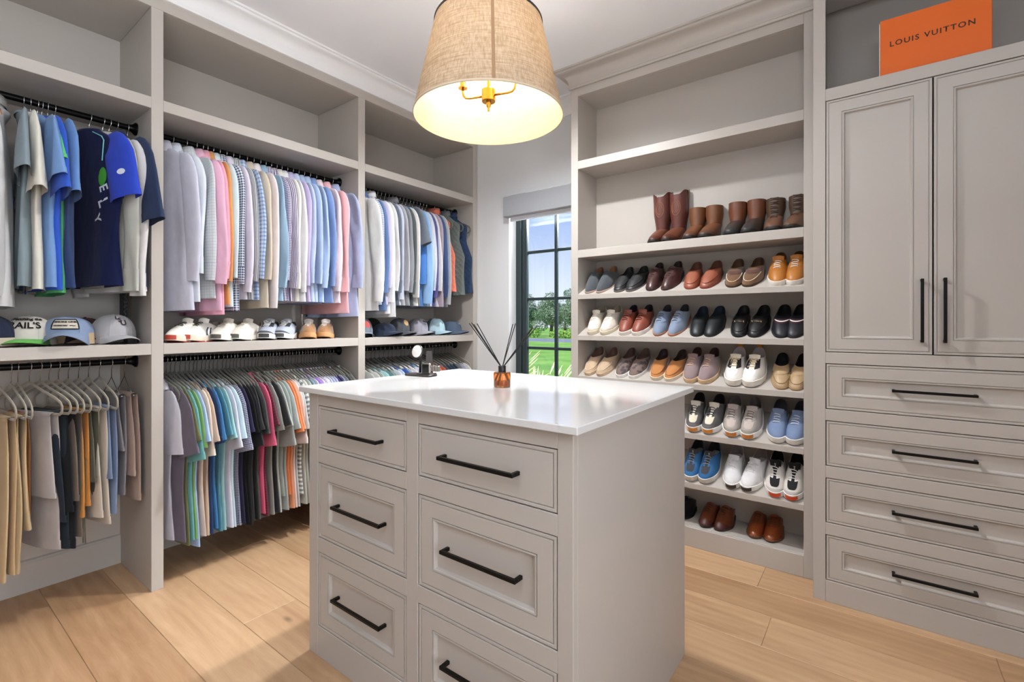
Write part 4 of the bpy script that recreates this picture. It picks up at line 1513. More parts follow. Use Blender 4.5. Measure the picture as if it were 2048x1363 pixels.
# ---- bay by the window, lower rod: shirts seen above the island
cols = [
    ('pebble grey shirt', (176, 176, 172)), ('pale linen grey shirt', (204, 204, 200)), ('soft sage shirt', (172, 184, 178)), ('pale turquoise shirt', (158, 208, 210)), ('dull teal shirt', (110, 150, 156)), ('green-grey shirt', (140, 150, 142)),
    ('white shirt with navy blocks', (206, 214, 222)), ('powder blue shirt', (186, 208, 230)), ('royal blue shirt', (56, 100, 188)), ('mist grey shirt', (198, 204, 206)), ('white shirt with coral flecks', (228, 222, 226)), ('lavender white shirt', (222, 220, 236)),
    ('strong sky blue shirt', (84, 142, 196)), ('porcelain white shirt', (226, 230, 232)), ('pale mint shirt', (204, 230, 224)), ('bright mint white shirt', (214, 238, 234)), ('red-orange shirt', (222, 102, 62)), ('rust red shirt', (166, 78, 58)),
    ('dark gunmetal shirt', (76, 80, 88)), ('navy jacket', (36, 48, 70)), ('deep teal navy shirt', (36, 62, 84)), ('blue-black shirt', (34, 44, 58)), ('smoke grey shirt', (120, 124, 130)), ('greyed lilac shirt', (168, 164, 180)), ('light cream shirt', (214, 210, 200)),
]
items = [('shirt', d, c, 'short', 'crew', {'L': 0.70}) for d, c in cols]
n = len(items)
ys = [1.945 + (2.87 - 1.945) * i / (n - 1) + rj.uniform(-0.005, 0.005) for i in range(n)]
list(hang_tops(R3L, ZL, items, ys, 'shirts on the lower rod by the window', drop=0.052, yaw_bias=2, thick=0.85, amp=0.75))
hanger(2.905, ZL, 0.05, 'empty slim hanger at the window end of the lower rod', 'hangers on the ' + R3L, 'light')

# ---- bay far from the window, lower rod: folded trousers and shorts


def folded_trousers(root, rng_, fab, hw, l_front, l_back, xc=0.0, z0=-0.196, drawstring=None):
    """a pair of trousers folded over the hanger bar: two hanging halves joined by a fold"""
    m_ = 26
    t_ = np.linspace(0, 2 * np.pi, m_, endpoint=False)
    for nm, s, ln in (('front_half', -1, l_front), ('back_half', 1, l_back)):
        n_ = 16
        zz_ = np.linspace(0.0, ln, n_)
        w1 = wrinkler(rng_, 4, 0.0042, kx=(14, 44), kz=(2, 9))
        w2 = wrinkler(rng_, 3, 0.0075, kx=(5, 16), kz=(1, 5))
        P = np.zeros((n_, m_, 3))
        for i, z in enumerate(zz_):
            u_ = z / ln
            a = hw * (0.92 + 0.14 * u_) * (1 + 0.05 * math.sin(8 * z + s))
            b_ = 0.008 + 0.006 * u_
            cx = np.sign(np.cos(t_)) * np.abs(np.cos(t_)) ** 0.7
            x = xc + a * cx
            k = min(1.0, z / 0.12)
            P[i, :, 0] = x + 0.012 * math.sin(5 * z) * u_
            P[i, :, 1] = s * (0.0105 + 0.002 * u_) + b_ * np.sin(t_) * (0.55 + 0.45 * k) + k * (w1(x, z) + w2(x, z) * u_)
            P[i, :, 2] = z0 - z + (0.004 if i == 0 else 0.0)
        o_ = link(nm, uvmesh(P, nm), fab, root)
        H = P[-2:].copy()
        c_ = H.mean(axis=1, keepdims=True)
        H = c_ + (H - c_) * 1.03
        link('hem', uvmesh(H, 'hem'), fab, o_)
    rows = []
    for q in range(7):
        a = math.pi * q / 6
        rows.append([(xc - hw * 0.93 + hw * 1.86 * j / 8, -0.016 * math.cos(a), z0 - 0.004 + 0.016 * math.sin(a)) for j in range(9)])
    link('fold', uvmesh(np.array(rows), 'fold', closed=False), fab, root)
    if drawstring:
        for dx in (-0.006, 0.008):
            MB().tube([(xc + hw * 0.8 + dx, -0.03, z0 - 0.20), (xc + hw * 0.82 + dx, -0.032, z0 - 0.45), (xc + hw * 0.80 + dx * 1.5, -0.03, z0 - drawstring)], 0.0024, 6).build('drawstring', fab, root)


TR = [
    (0.300, 'camel corduroy trousers folded over a hanger', (196, 164, 118), 0.10, 0.62, 0.60, 0.06, None, 'light', 8),
    (0.338, 'khaki tan trousers folded over a hanger', (186, 158, 114), 0.10, 0.60, 0.44, 0.06, None, 'light', 5),
    (0.358, 'burnt ochre shorts behind the khaki trousers', (152, 96, 36), 0.10, 0.34, 0.40, 0.0, None, 'light', 4),
    (0.392, 'pale taupe chinos with one leg folded short', (178, 168, 164), 0.145, 0.33, 0.55, 0.02, None, 'light', 20),
    (0.424, 'blue-black denim trousers', (36, 46, 56), 0.140, 0.44, 0.56, 0.02, None, 'light', 18),
    (0.452, 'black shorts in heavy cotton', (24, 27, 31), 0.140, 0.40, 0.56, 0.03, None, 'light', 16),
    (0.482, 'brown taupe trousers', (112, 96, 82), 0.135, 0.36, 0.52, 0.03, None, 'light', 13),
    (0.514, 'golden mustard trousers', (200, 130, 34), 0.095, 0.44, 0.40, 0.06, None, 'light', 10),
    (0.548, 'dark olive joggers with hanging drawstrings', (92, 88, 70), 0.120, 0.30, 0.46, 0.04, 0.56, 'light', 9),
    (0.582, 'cream beige chinos', (206, 192, 174), 0.115, 0.46, 0.50, 0.04, None, 'light', 7),
    (0.620, 'faded blue denim shorts', (118, 136, 168), 0.105, 0.30, 0.46, 0.05, None, 'light', 5),
    (0.664, 'mid grey dress trousers on a wire hanger', (128, 122, 124), 0.110, 0.24, 0.44, 0.02, None, 'clip', 4),
    (0.712, 'dusty rose beige trousers on a wire hanger', (176, 148, 132), 0.115, 0.36, 0.48, 0.02, None, 'clip', 2),
]
for q, (y, lab, c, hw, lf, lb, xc, ds, hk, yw) in enumerate(TR):
    z0 = -0.196 if hk == 'light' else -0.150
    nm = 'shorts' if 'shorts' in lab else 'trousers'
    g = tag(empty(nm, (RODX, y, ZL), R(yw)), lab + ' on the ' + R1L, nm, 'trousers on the ' + R1L)
    folded_trousers(g, np.random.default_rng(700 + q), fabric(c), hw, lf, lb, xc, z0, ds)
    hanger(y, ZL, R(yw), 'hanger carrying the ' + lab.replace(' folded over a hanger', '').replace(' on a wire hanger', ''), 'hangers on the ' + R1L, hk)
# dark tube on the top shelf
tb = tag(empty('poster_tube', (-2.73, 0.31, 2.2475), R(-62)), 'dark olive tube lying on the top shelf far from the window', 'tube')
MB().tube([(-0.09, 0, 0.019), (0.11, 0, 0.019)], 0.019, 20, cap=False).tube([(0.11, 0, 0.019), (0.03, 0, 0.019)], 0.0155, 20, cap=False).build('tube_wall', mat((54, 50, 40), rough=0.6, vary=0.1), tb, auto=40)
MB().tube([(-0.095, 0, 0.019), (-0.086, 0, 0.019)], 0.0195, 20).build('end_cap', mat((34, 32, 28), rough=0.6), tb, auto=40)
# ------------------------------------------------------------------ shoes


def sstep(a, b_, t):
    u = np.clip((np.asarray(t, float) - a) / (b_ - a), 0, 1)
    return u * u * (3 - 2 * u)


class Shoe:
    """last-shaped surface P(theta, s): theta runs round the foot (0 heel, pi toe), s from the welt to the opening"""

    def __init__(self, side, L=0.272, W=0.047, toe=0.0, pointy=2.3, z_heel=0.028, z_ball=0.018, spring=0.008, hc=0.082, ht=0.086, hs=0.068, xt=0.50, ow=0.62, bulb=0.56, heel_in=0.03):
        self.__dict__.update(locals())
        self.M = 44
        th = np.linspace(0, 2 * np.pi, self.M, endpoint=False)
        self.th = th
        t = 0.5 - 0.5 * np.cos(th)
        self.t = t
        sg = np.where(th < np.pi, 1.0, -1.0)
        base = (1 - np.abs(2 * t - 1) ** 2.5) ** (1 / pointy)
        base = np.where(t < 0.5, (1 - np.abs(2 * t - 1) ** 2.5) ** 0.42, base)
        m = 0.76 + 0.24 * sstep(0.3, 0.70, t)
        tp = 1 - toe * sstep(0.70, 1.0, t)
        w = W * base * m * tp
        w[0] = 0
        w[self.M // 2] = 0
        arch = 1 - 0.10 * np.exp(-((t - 0.42) / 0.12) ** 2) * (sg * side > 0)
        cy = side * 0.011 * sstep(0.45, 1.0, t)
        self.qx = L * t
        self.qy = sg * w * arch + cy
        self.z0 = z_heel + (z_ball - z_heel) * sstep(0.25, 0.62, t) + spring * sstep(0.72, 1.0, t)
        # opening
        ox0, ox1 = heel_in * L, xt * L
        self.ox = ox0 + (ox1 - ox0) * t
        wo = W * ow * (1 - np.abs(2 * t - 1) ** 2.4) ** 0.5
        self.oy = sg * wo + cy * 0.3
        self.oz = hc + (hs - hc) * np.sin(np.pi * np.clip(t / 0.75, 0, 1)) ** 2 * (t < 0.75)
        self.oz = np.where(t > 0.375, hs + (ht - hs) * sstep(0.40, 1.0, t), self.oz)

    def ring(self, s, off=0.0):
        e = 1 - math.cos(s * math.pi / 2)
        sn = math.sin(s * math.pi / 2)
        bt = 0.68 + (self.bulb - 0.68) * sstep(0.5, 1.0, self.t)
        g = bt * sn + (1 - bt) * e
        x = self.qx + (self.ox - self.qx) * e
        y = self.qy + (self.oy - self.qy) * e
        z = self.z0 + (self.oz - self.z0) * g
        P = np.stack([x, y, z], 1)
        if off:
            c = np.array([self.L * 0.5, 0, 0.02])
            d = P - c
            d[:, 0] *= 0.45
            d /= np.linalg.norm(d, axis=1, keepdims=True)
            P = P + d * off
        return P

    def pt(self, th, s, off=0.0):
        r = self.ring(s, off)
        k = (th % (2 * np.pi)) / (2 * np.pi) * self.M
        i = int(k) % self.M
        f = k - int(k)
        return r[i] * (1 - f) + r[(i + 1) % self.M] * f

    def patch(self, th0, th1, s0, s1, off=0.0012, n=7, m=15, s0f=None, s1f=None):
        rows = []
        for i in range(n):
            row = []
            for j in range(m):
                th = th0 + (th1 - th0) * j / (m - 1)
                a = s0f(j / (m - 1)) if s0f else s0
                b_ = s1f(j / (m - 1)) if s1f else s1
                row.append(self.pt(th, a + (b_ - a) * i / (n - 1), off))
            rows.append(row)
        return MB().grid(rows)

    def upper(self):
        rows = [self.ring(s) for s in np.linspace(0, 1, 13)]
        top = rows[-1].copy()
        c = top.mean(axis=0)
        lip = top + (c - top) * np.array([0.05, 0.09, 0]) + np.array([0, 0, 0.0015])
        return MB().grid(rows + [lip], cv=True)

    def lining(self, depth=0.05):
        top = self.ring(1.0)
        c = top.mean(axis=0)
        r0 = top + (c - top) * np.array([0.05, 0.09, 0]) + np.array([0, 0, 0.0012])
        r1 = top + (c - top) * np.array([0.07, 0.16, 0]) + np.array([0, 0, -0.012])
        r2 = r1.copy()
        r2[:, 2] = np.maximum(0.034, r1[:, 2] - depth)
        return MB().grid([r0, r1, r2], cv=True, cap1=True)

    def sole(self, out=0.004, bottom=None, top=0.003, thin=0.004, wave=0.0):
        c = np.array([self.L * 0.5, 0.0])
        q = np.stack([self.qx, self.qy], 1)
        d = q - c
        d[:, 0] *= 0.35
        d /= np.linalg.norm(d, axis=1, keepdims=True) + 1e-9
        zb = self.spring * sstep(0.74, 1.0, self.t)
        rows = []
        for k, (o_, f) in enumerate(((-0.004, 0.0), (out - 0.001, 0.0), (out, 0.12), (out, 0.85), (out - 0.001, 1.0), (-0.003, 1.0))):
            p = q + d * o_
            z = zb + (self.z0 + top - zb) * f
            if wave and 0.0 < f < 1:
                p = p + d * wave * np.sin(self.t * 38)[:, None]
            rows.append(np.stack([p[:, 0], p[:, 1], z], 1))
        return MB().grid(rows, cv=True, cap0=True, cap1=True)

    def lace(self, s, hw=0.016, r=0.0019, lift=0.003, skew=0.0):
        """one lace bar across the instep at height s"""
        rg = self.ring(s, lift)
        half = self.M // 2
        a, b_ = None, None
        for i in range(half // 2 + 2, half):
            if rg[i][1] * 1.0 <= hw + rg[half][1]:
                a = rg[i]
                break
        for i in range(half + 1, self.M - half // 2 - 1):
            if rg[i][1] <= -hw + rg[half][1]:
                b_ = rg[i]
                break
        if a is None or b_ is None:
            return None
        mid = (a + b_) / 2 + np.array([0, 0, 0.003])
        a = a + np.array([skew, 0, 0])
        b_ = b_ - np.array([skew, 0, 0])
        return MB().tube([a - np.array([0, 0, 0.003]), a + (mid - a) * 0.25 + np.array([0, 0, 0.001]), mid, b_ + (mid - b_) * 0.25 + np.array([0, 0, 0.001]), b_ - np.array([0, 0, 0.003])], r, 6)

    def tongue(self, up=0.02, w=0.024, back=0.008):
        c = self.pt(np.pi, 0.62, 0.0)
        a = self.pt(np.pi, 1.0, 0.001)
        rows = []
        y0 = a[1]
        for u in np.linspace(0, 1, 6):
            if u < 0.6:
                p = c + (a - c) * (u / 0.6)
            else:
                v = (u - 0.6) / 0.4
                p = a + np.array([-back * v, 0, up * v])
            rows.append([(p[0] - 0.25 * w * (q / 4) ** 2 * 1.0, p[1] + w * (0.75 + 0.25 * u) * q / 4, p[2] + 0.0015 - 0.008 * (q / 4) ** 2) for q in range(-4, 5)])
        bk = [[(x - 0.004, y, z) for x, y, z in r] for r in rows]
        mb = MB().grid(rows)
        mb.grid(bk[::-1])
        mb.grid([rows[-1], bk[-1]])
        return mb


def leather(c, gloss=0.46):
    return mat(c, rough=gloss, vary=0.10, scale=26, bump=0.12, bscale=160)


def suede(c):
    return mat(c, rough=0.92, vary=0.10, scale=40, bump=0.35, bscale=420, sheen=0.3)


def knit(c):
    return mat(c, rough=0.85, vary=0.08, scale=60, bump=0.5, bscale=600)


def rubber(c):
    return mat(c, rough=0.6, vary=0.04, scale=30)


def shoe_matrix(x, y, z, slope, yaw, L):
    """toe bottom at (x,y,z); toe towards -y, heel raised by the slope; yaw turns the toe about the shelf normal"""
    xa = Vector((0, -math.cos(slope), -math.sin(slope)))
    za = Vector((0, -math.sin(slope), math.cos(slope)))
    ya = za.cross(xa)
    m = Matrix((xa, ya, za)).transposed().to_4x4()
    m = m @ Matrix.Rotation(yaw, 4, 'Z') @ Matrix.Translation((-L, 0, 0))
    return Matrix.Translation((x, y, z)) @ m


def laces(root, S, spec, col, r=0.0019):
    m = mat(col, rough=0.85, vary=0.05, scale=200)
    for i, s in enumerate(spec):
        b_ = S.lace(s, r=r, skew=(0.003 if i % 2 else -0.003))
        if b_:
            b_.build('lace', m, root, smooth=True)


def bow(root, S, col, s=0.97, r=0.0016, size=0.022):
    m = mat(col, rough=0.85, vary=0.05, scale=200)
    p = S.pt(np.pi, s, 0.006)
    for k in (-1, 1):
        loop = [p + np.array(d) * size for d in ((0, 0, 0), (0.25, k * 0.6, 0.35), (0.45, k * 1.1, 0.2), (0.35, k * 1.0, -0.1), (0.1, k * 0.4, 0.0))]
        MB().tube(loop, r, 6).build('lace_loop', m, root, smooth=True)
        tail = [p + np.array(d) * size for d in ((0, 0, 0), (0.6, k * 0.5, 0.05), (1.2, k * 0.75, -0.3))]
        MB().tube(tail, r, 6).build('lace_end', m, root, smooth=True)


def make_shoe(kind, side, root, c):
    PI = math.pi
    if kind in ('runner', 'sneaker', 'court'):
        cfg = dict(runner=dict(W=0.049, z_heel=0.034, z_ball=0.024, spring=0.013, hc=0.100, ht=0.096, hs=0.074, xt=0.52, ow=0.70, bulb=0.48),
                   sneaker=dict(W=0.047, z_heel=0.026, z_ball=0.020, spring=0.005, hc=0.092, ht=0.092, hs=0.070, xt=0.53, ow=0.68, bulb=0.48),
                   court=dict(W=0.052, z_heel=0.036, z_ball=0.028, spring=0.009, hc=0.102, ht=0.100, hs=0.078, xt=0.53, ow=0.68, bulb=0.50))[kind]
        S = Shoe(side, **cfg)
        fab = {'k': knit, 'l': leather, 's': suede}[c.get('tex', 'k')]
        S.upper().build('upper', fab(c['upper']), root, smooth=True)
        S.lining().build('lining', knit(c.get('lining', (60, 60, 62))), root, smooth=True)
        so = S.sole(out=0.005, wave=0.0012 if kind != 'sneaker' else 0.0, top=0.004).build('sole', rubber(c.get('sole', (232, 230, 226))), root, auto=50)
        if 'outsole' in c:
            q = S.sole(out=0.0056, top=0.0)
            q.v = [(a, b_, min(z, 0.006 + (z > 0.012) * 0.0 + 0.3 * max(0, S.spring * float(sstep(0.74, 1.0, a / S.L))))) for a, b_, z in q.v]
            q.build('outsole', rubber(c['outsole']), so)
        S.tongue(up=c.get('tongue_up', 0.022), w=0.027).build('tongue', fab(c.get('tongue', c['upper'])), root, smooth=True)
        laces(root, S, (0.70, 0.78, 0.86, 0.94), c.get('lace', (235, 235, 235)), 0.0021)
        if 'cap' in c:
            S.patch(PI - 0.95, PI + 0.95, 0.0, 0.30, 0.0012, s1f=lambda u: 0.10 + 0.19 * math.sin(PI * u)).build('toe_cap', fab(c['cap']), root, smooth=True)
        if 'vamp' in c:
            rows = []
            for i in range(8):
                sv = 0.36 + 0.28 * i / 7
                hwv = 0.46 * (0.72 + 0.28 * i / 7) * (1 - 0.35 * max(0.0, 1 - i / 1.5))
                rows.append([S.pt(PI - hwv + 2 * hwv * j / 10, sv, 0.0014) for j in range(11)])
            MB().grid(rows).build('vamp', fab(c['vamp']), root, smooth=True)
        if 'toe' in c:
            rows = []
            for zf in (0.15, 0.55, 0.98):
                row = []
                for j in range(9):
                    th = PI - 0.44 + 0.88 * j / 8
                    p = S.pt(th, 0.0, 0.0066 - 0.0030 * abs(j / 4 - 1) ** 4)
                    row.append((p[0] + 0.001, p[1], S.spring + (p[2] - S.spring) * zf))
                rows.append(row)
            MB().grid(rows).build('toe_bumper', rubber(c['toe']), so, smooth=True)
        if 'side' in c:
            for a in (PI - 1.45, PI - 1.25, PI + 1.35, PI + 1.15):
                sk = 0.22 if a < PI else -0.22
                rows = [[S.pt(a + sk * i / 6 + d_, 0.14 + 0.56 * i / 6, 0.0016) for d_ in (-0.045, 0.0, 0.045)] for i in range(7)]
                MB().grid(rows).build('side_stripe', fab(c['side']), root, smooth=True)
        if 'eye' in c:
            for sg in (-1, 1):
                S.patch(PI + sg * 0.24, PI + sg * 0.75, 0.62, 0.98, 0.0016).build('eyestay', fab(c['eye']), root, smooth=True)
        if 'heel' in c:
            S.patch(-0.75, 0.75, 0.05, 0.95, 0.0014).build('heel_counter', fab(c['heel']), root, smooth=True)
        if 'tab' in c:
            p = S.pt(0.0, 1.0)
            MB().box(p[0] - 0.004, p[0] + 0.002, p[1] - 0.012, p[1] + 0.012, p[2] - 0.012, p[2] + 0.022).build('pull_tab', fab(c['tab']), root, bevel=0.0015)
        if 'bow' in c:
            bow(root, S, c['lace'])
        if 'logo' in c:
            tp = S.pt(PI, 1.0, 0.001)
            me = text_mesh('o', 0.014)
            o_ = link('logo', me, mat(c['logo'], rough=0.7, vary=0), root)
            o_.matrix_local = Matrix.Translation((tp[0] + 0.001, tp[1], tp[2] + 0.016)) @ Matrix.Rotation(R(90), 4, 'Z') @ Matrix.Rotation(R(66), 4, 'X')
            me = text_mesh('n', 0.012)
            o_ = link('logo', me, mat(c['logo'], rough=0.7, vary=0), root)
            o_.matrix_local = Matrix.Translation((tp[0] + 0.0035, tp[1], tp[2] + 0.0075)) @ Matrix.Rotation(R(90), 4, 'Z') @ Matrix.Rotation(R(66), 4, 'X')
        return S
    if kind in ('loafer', 'slipon'):
        S = Shoe(side, W=0.046, toe=c.get('toeness', 0.0), z_heel=0.018 if kind == 'loafer' else 0.020, z_ball=0.010 if kind == 'loafer' else 0.017, spring=0.005, hc=0.074, ht=0.068, hs=0.050, xt=c.get('xt', 0.56), ow=0.74, bulb=0.50)
        fab = {'k': knit, 'l': leather, 's': suede}[c.get('tex', 'l')]
        S.upper().build('upper', c.get('umat') or fab(c['upper']), root, smooth=True)
        S.lining().build('lining', leather(c.get('lining', (70, 52, 40)), 0.6), root, smooth=True)
        S.sole(out=0.0045 if kind == 'slipon' else 0.003, top=0.004 if kind == 'slipon' else 0.001).build('sole', rubber(c.get('sole', (40, 34, 30))), root, auto=50)
        if 'apron' in c:
            # moccasin seam round the toe
            mb = MB()
            pts = [S.pt(PI - 1.05 + 2.1 * j / 18, 0.34 + 0.30 * abs(j / 9 - 1) ** 2.0, 0.0022) for j in range(19)]
            mb.tube(pts, 0.0021, 6)
            mb.build('apron_seam', fab(c['apron']), root, smooth=True)
        if 'strap' in c:
            sp = S.patch(PI - 1.15, PI + 1.15, 0.70, 0.86, 0.0022).build('strap', fab(c['strap']), root, smooth=True)
            if 'bit' in c:
                p = S.pt(PI, 0.78, 0.006)
                mm = mat(c['bit'], rough=0.2, metal=1.0, vary=0)
                mb = MB().tube([(p[0], p[1] - 0.016, p[2] - 0.001), (p[0], p[1], p[2] + 0.001), (p[0], p[1] + 0.016, p[2] - 0.001)], 0.0016, 6)
                for k in (-1, 1):
                    ring_ = [(p[0] + 0.006 * math.cos(a), p[1] + k * (0.021 + 0.0), p[2] - 0.002 + 0.006 * math.sin(a)) for a in np.linspace(0, 2 * PI, 10, endpoint=False)]
                    mb.tube(ring_, 0.0015, 6, closed=True)
                mb.build('horsebit', mm, sp, smooth=True)
            if 'stripe' in c:
                S.patch(PI - 0.85, PI + 0.85, 0.765, 0.800, 0.0036, n=3).build('strap_stripe', fab(c['stripe']), sp, smooth=True)
        if 'laces' in c:
            laces(root, S, (0.72, 0.82, 0.92), c['laces'])
        return S
    if kind == 'dress':
        S = Shoe(side, L=0.278, W=0.044, toe=c.get('toeness', 0.10), z_heel=0.028, z_ball=0.009, spring=0.007, hc=0.086, ht=0.088, hs=0.064, xt=0.50, ow=0.68, bulb=0.46)
        fab = {'l': leather, 's': suede}[c.get('tex', 'l')]
        S.upper().build('upper', fab(c['upper'], 0.33) if c.get('tex', 'l') == 'l' else fab(c['upper']), root, smooth=True)
        S.lining().build('lining', leather(c.get('lining', (52, 36, 28)), 0.6), root, smooth=True)
        so = S.sole(out=0.0045, top=0.001, thin=0.003)
        so.build('sole', rubber(c.get('sole', (62, 40, 28))), root, auto=50)
        S.tongue(up=0.008, w=0.020, back=0.004).build('tongue', fab(c['upper']), root, smooth=True)
        if c.get('laced', True):
            for sg in (-1, 1):
                S.patch(PI + sg * 0.16, PI + sg * 0.9, 0.60, 0.99, 0.0022).build('facing', fab(c.get('facing', c['upper'])), root, smooth=True)
            laces(root, S, (0.68, 0.76, 0.84, 0.92), c.get('lace', (60, 34, 22)), 0.0016)
        if 'cap' in c:
            S.patch(PI - 1.0, PI + 1.0, 0.0, 0.3, 0.0012, s1f=lambda u: 0.12 + 0.28 * math.sin(PI * u)).build('toe_cap', fab(c['cap']), root, smooth=True)
        return S
    if kind in ('cowboy', 'pullon', 'laceboot'):
        H = {'cowboy': 0.318, 'pullon': 0.208, 'laceboot': 0.200}[kind]
        S = Shoe(side, L=0.272, W=0.046, toe=0.12 if kind == 'cowboy' else 0.0, z_heel=0.034 if kind == 'cowboy' else 0.026, z_ball=0.014, spring=0.008, hc=0.100, ht=0.104, hs=0.098, xt=0.41, ow=0.80, heel_in=0.015, bulb=0.34)
        up = S.upper()
        up.build('vamp', leather(c['upper'], 0.42), root, smooth=True)
        S.sole(out=0.005, top=0.001).build('sole', rubber(c.get('sole', (40, 28, 22))), root, auto=50)
        # shaft
        top = S.ring(1.0)
        cen = top.mean(axis=0)
        rows = [top + np.array([0, 0, -0.004])]
        nst = 9
        rx, ry = (0.066, 0.052) if kind == 'cowboy' else (0.058, 0.047)
        for i in range(1, nst + 1):
            u = i / nst
            tgt = np.stack([cen[0] - 0.004 - rx * np.cos(S.th), cen[1] + ry * np.sin(S.th), np.full(S.M, 0.0)], 1)
            k = sstep(0, 0.55, u)
            p = top * (1 - k) + tgt * k
            p[:, 2] = 0.098 + (H - 0.098) * u
            if kind == 'cowboy':
                p[:, 2] += u ** 4 * (-0.030 * np.exp(-((np.cos(S.th) + 1) / 0.25) ** 2) - 0.030 * np.exp(-((np.cos(S.th) - 1) / 0.25) ** 2) + 0.010)
                p[:, :2] = cen[:2] + (p[:, :2] - cen[:2]) * (1 + 0.05 * u)
            else:
                p[:, :2] = cen[:2] + (p[:, :2] - cen[:2]) * (1 + 0.02 * np.sin(9 * u + 2) * (1 - u))
            rows.append(p)
        sh_ = MB().grid(rows, cv=True).build('shaft', leather(c.get('shaft', c['upper']), 0.45), root, smooth=True)
        ins = [r * np.array([1, 1, 1]) for r in rows]
        ins = [cen * np.array([1, 1, 0]) + (r - cen * np.array([1, 1, 0])) * np.array([0.94, 0.94, 1]) for r in rows[3:]]
        MB().grid(ins[::-1], cv=True, cap1=False).build('shaft_lining', leather(c.get('lining', (96, 70, 50)), 0.7), sh_, smooth=True)
        if kind == 'cowboy':
            for sg in (-1, 1):
                tp = rows[-1]
                k = S.M // 4 if sg > 0 else 3 * S.M // 4
                a = tp[k]
                MB().grid([[(a[0] - 0.012, a[1] + sg * 0.002, a[2] - 0.045), (a[0] + 0.012, a[1] + sg * 0.002, a[2] - 0.045)], [(a[0] - 0.012, a[1] + sg * 0.004, a[2] + 0.004), (a[0] + 0.012, a[1] + sg * 0.004, a[2] + 0.004)], [(a[0] - 0.012, a[1] - sg * 0.003, a[2] - 0.02), (a[0] + 0.012, a[1] - sg * 0.003, a[2] - 0.02)]]).build('pull_strap', leather(c.get('strap', (120, 90, 70)), 0.5), sh_)
            # stitched swirls on the shaft front
            for sc in (0.9, 0.6):
                pts = []
                for q in range(25):
                    a = 2 * PI * q / 24
                    th_ = PI + 0.55 * sc * math.sin(a)
                    z_ = 0.225 + 0.055 * sc * math.cos(a)
                    u = (z_ - 0.098) / (H - 0.098)
                    r0 = rows[min(nst, int(u * nst))]
                    r1 = rows[min(nst, int(u * nst) + 1)]
                    f = u * nst - int(u * nst)
                    rr_ = r0 * (1 - f) + r1 * f
                    kk = th_ / (2 * PI) * S.M
                    i0 = int(kk) % S.M
                    pp = rr_[i0] * (1 - (kk - int(kk))) + rr_[(i0 + 1) % S.M] * (kk - int(kk))
                    pts.append((pp[0] + 0.0012, pp[1], pp[2]))
                MB().tube(pts, 0.0012, 5, cap=False).build('stitching', leather(c.get('stitch', (160, 104, 70)), 0.5), sh_, smooth=True)
        if kind == 'pullon':
            a = rows[-1][0]
            MB().tube([(a[0], a[1] - 0.008, a[2] - 0.02), (a[0] - 0.004, a[1] - 0.008, a[2] + 0.018), (a[0] - 0.004, a[1] + 0.008, a[2] + 0.018), (a[0], a[1] + 0.008, a[2] - 0.02)], 0.0035, 6).build('pull_loop', leather(c.get('loop', (60, 40, 28)), 0.6), sh_)
        if kind == 'laceboot':
            m_l = mat(c.get('lace', (70, 52, 38)), rough=0.85, vary=0.1)
            for i in range(2, nst + 1):
                r_ = rows[i]
                f_ = S.M // 2
                a, b_ = r_[f_ - 3], r_[f_ + 3]
                md = r_[f_]
                MB().tube([a + [0.001, 0, 0], md + [0.004, 0, 0.003 * (-1) ** i], b_ + [0.001, 0, 0]], 0.0019, 6).build('lace', m_l, sh_, smooth=True)
            for i in (0.80, 0.90):
                b2 = S.lace(i)
                if b2:
                    b2.build('lace', m_l, root, smooth=True)
        if 'cap' in c:
            S.patch(PI - 1.1, PI + 1.1, 0.0, 0.3, 0.0014, s1f=lambda u: 0.16 + 0.24 * math.sin(PI * u)).build('toe_cap', leather(c['cap'], 0.4), root, smooth=True)
        return S


CAT = {'runner': 'sneaker', 'sneaker': 'sneaker', 'court': 'sneaker', 'loafer': 'loafer', 'slipon': 'slip-on shoe', 'dress': 'dress shoe', 'cowboy': 'boot', 'pullon': 'boot', 'laceboot': 'boot'}
NAM = {'runner': 'running_shoe', 'sneaker': 'sneaker', 'court': 'sneaker', 'loafer': 'loafer', 'slipon': 'slip_on_shoe', 'dress': 'dress_shoe', 'cowboy': 'cowboy_boot', 'pullon': 'pull_on_boot', 'laceboot': 'lace_up_boot'}
PROTO = {}


def put_shoe(kind, side, c, M4, label, group, key):
    nm = NAM[kind]
    root = tag(empty(nm, matrix=M4), label, CAT[kind], group)
    make_shoe(kind, side, root, c)
    return root


sr = random.Random(9)


def pair(kind, xl, xr, z, slope, c, label, y=2.702, yl=0.0, yr=0.0, where=''):
    for side, x, yw in ((-1, xl, yl), (1, xr, yr)):
        L = {'dress': 0.278}.get(kind, 0.272)
        M4 = shoe_matrix(x, y, z, slope, R(yw + sr.uniform(-2.0, 2.0)), L)
        put_shoe(kind, -side, c, M4, ('right-foot ' if side < 0 else 'left-foot ') + label, 'pair of ' + label.split(' on the ')[0].split(' with ')[0] + 's', None)


W_ = (236, 234, 230)
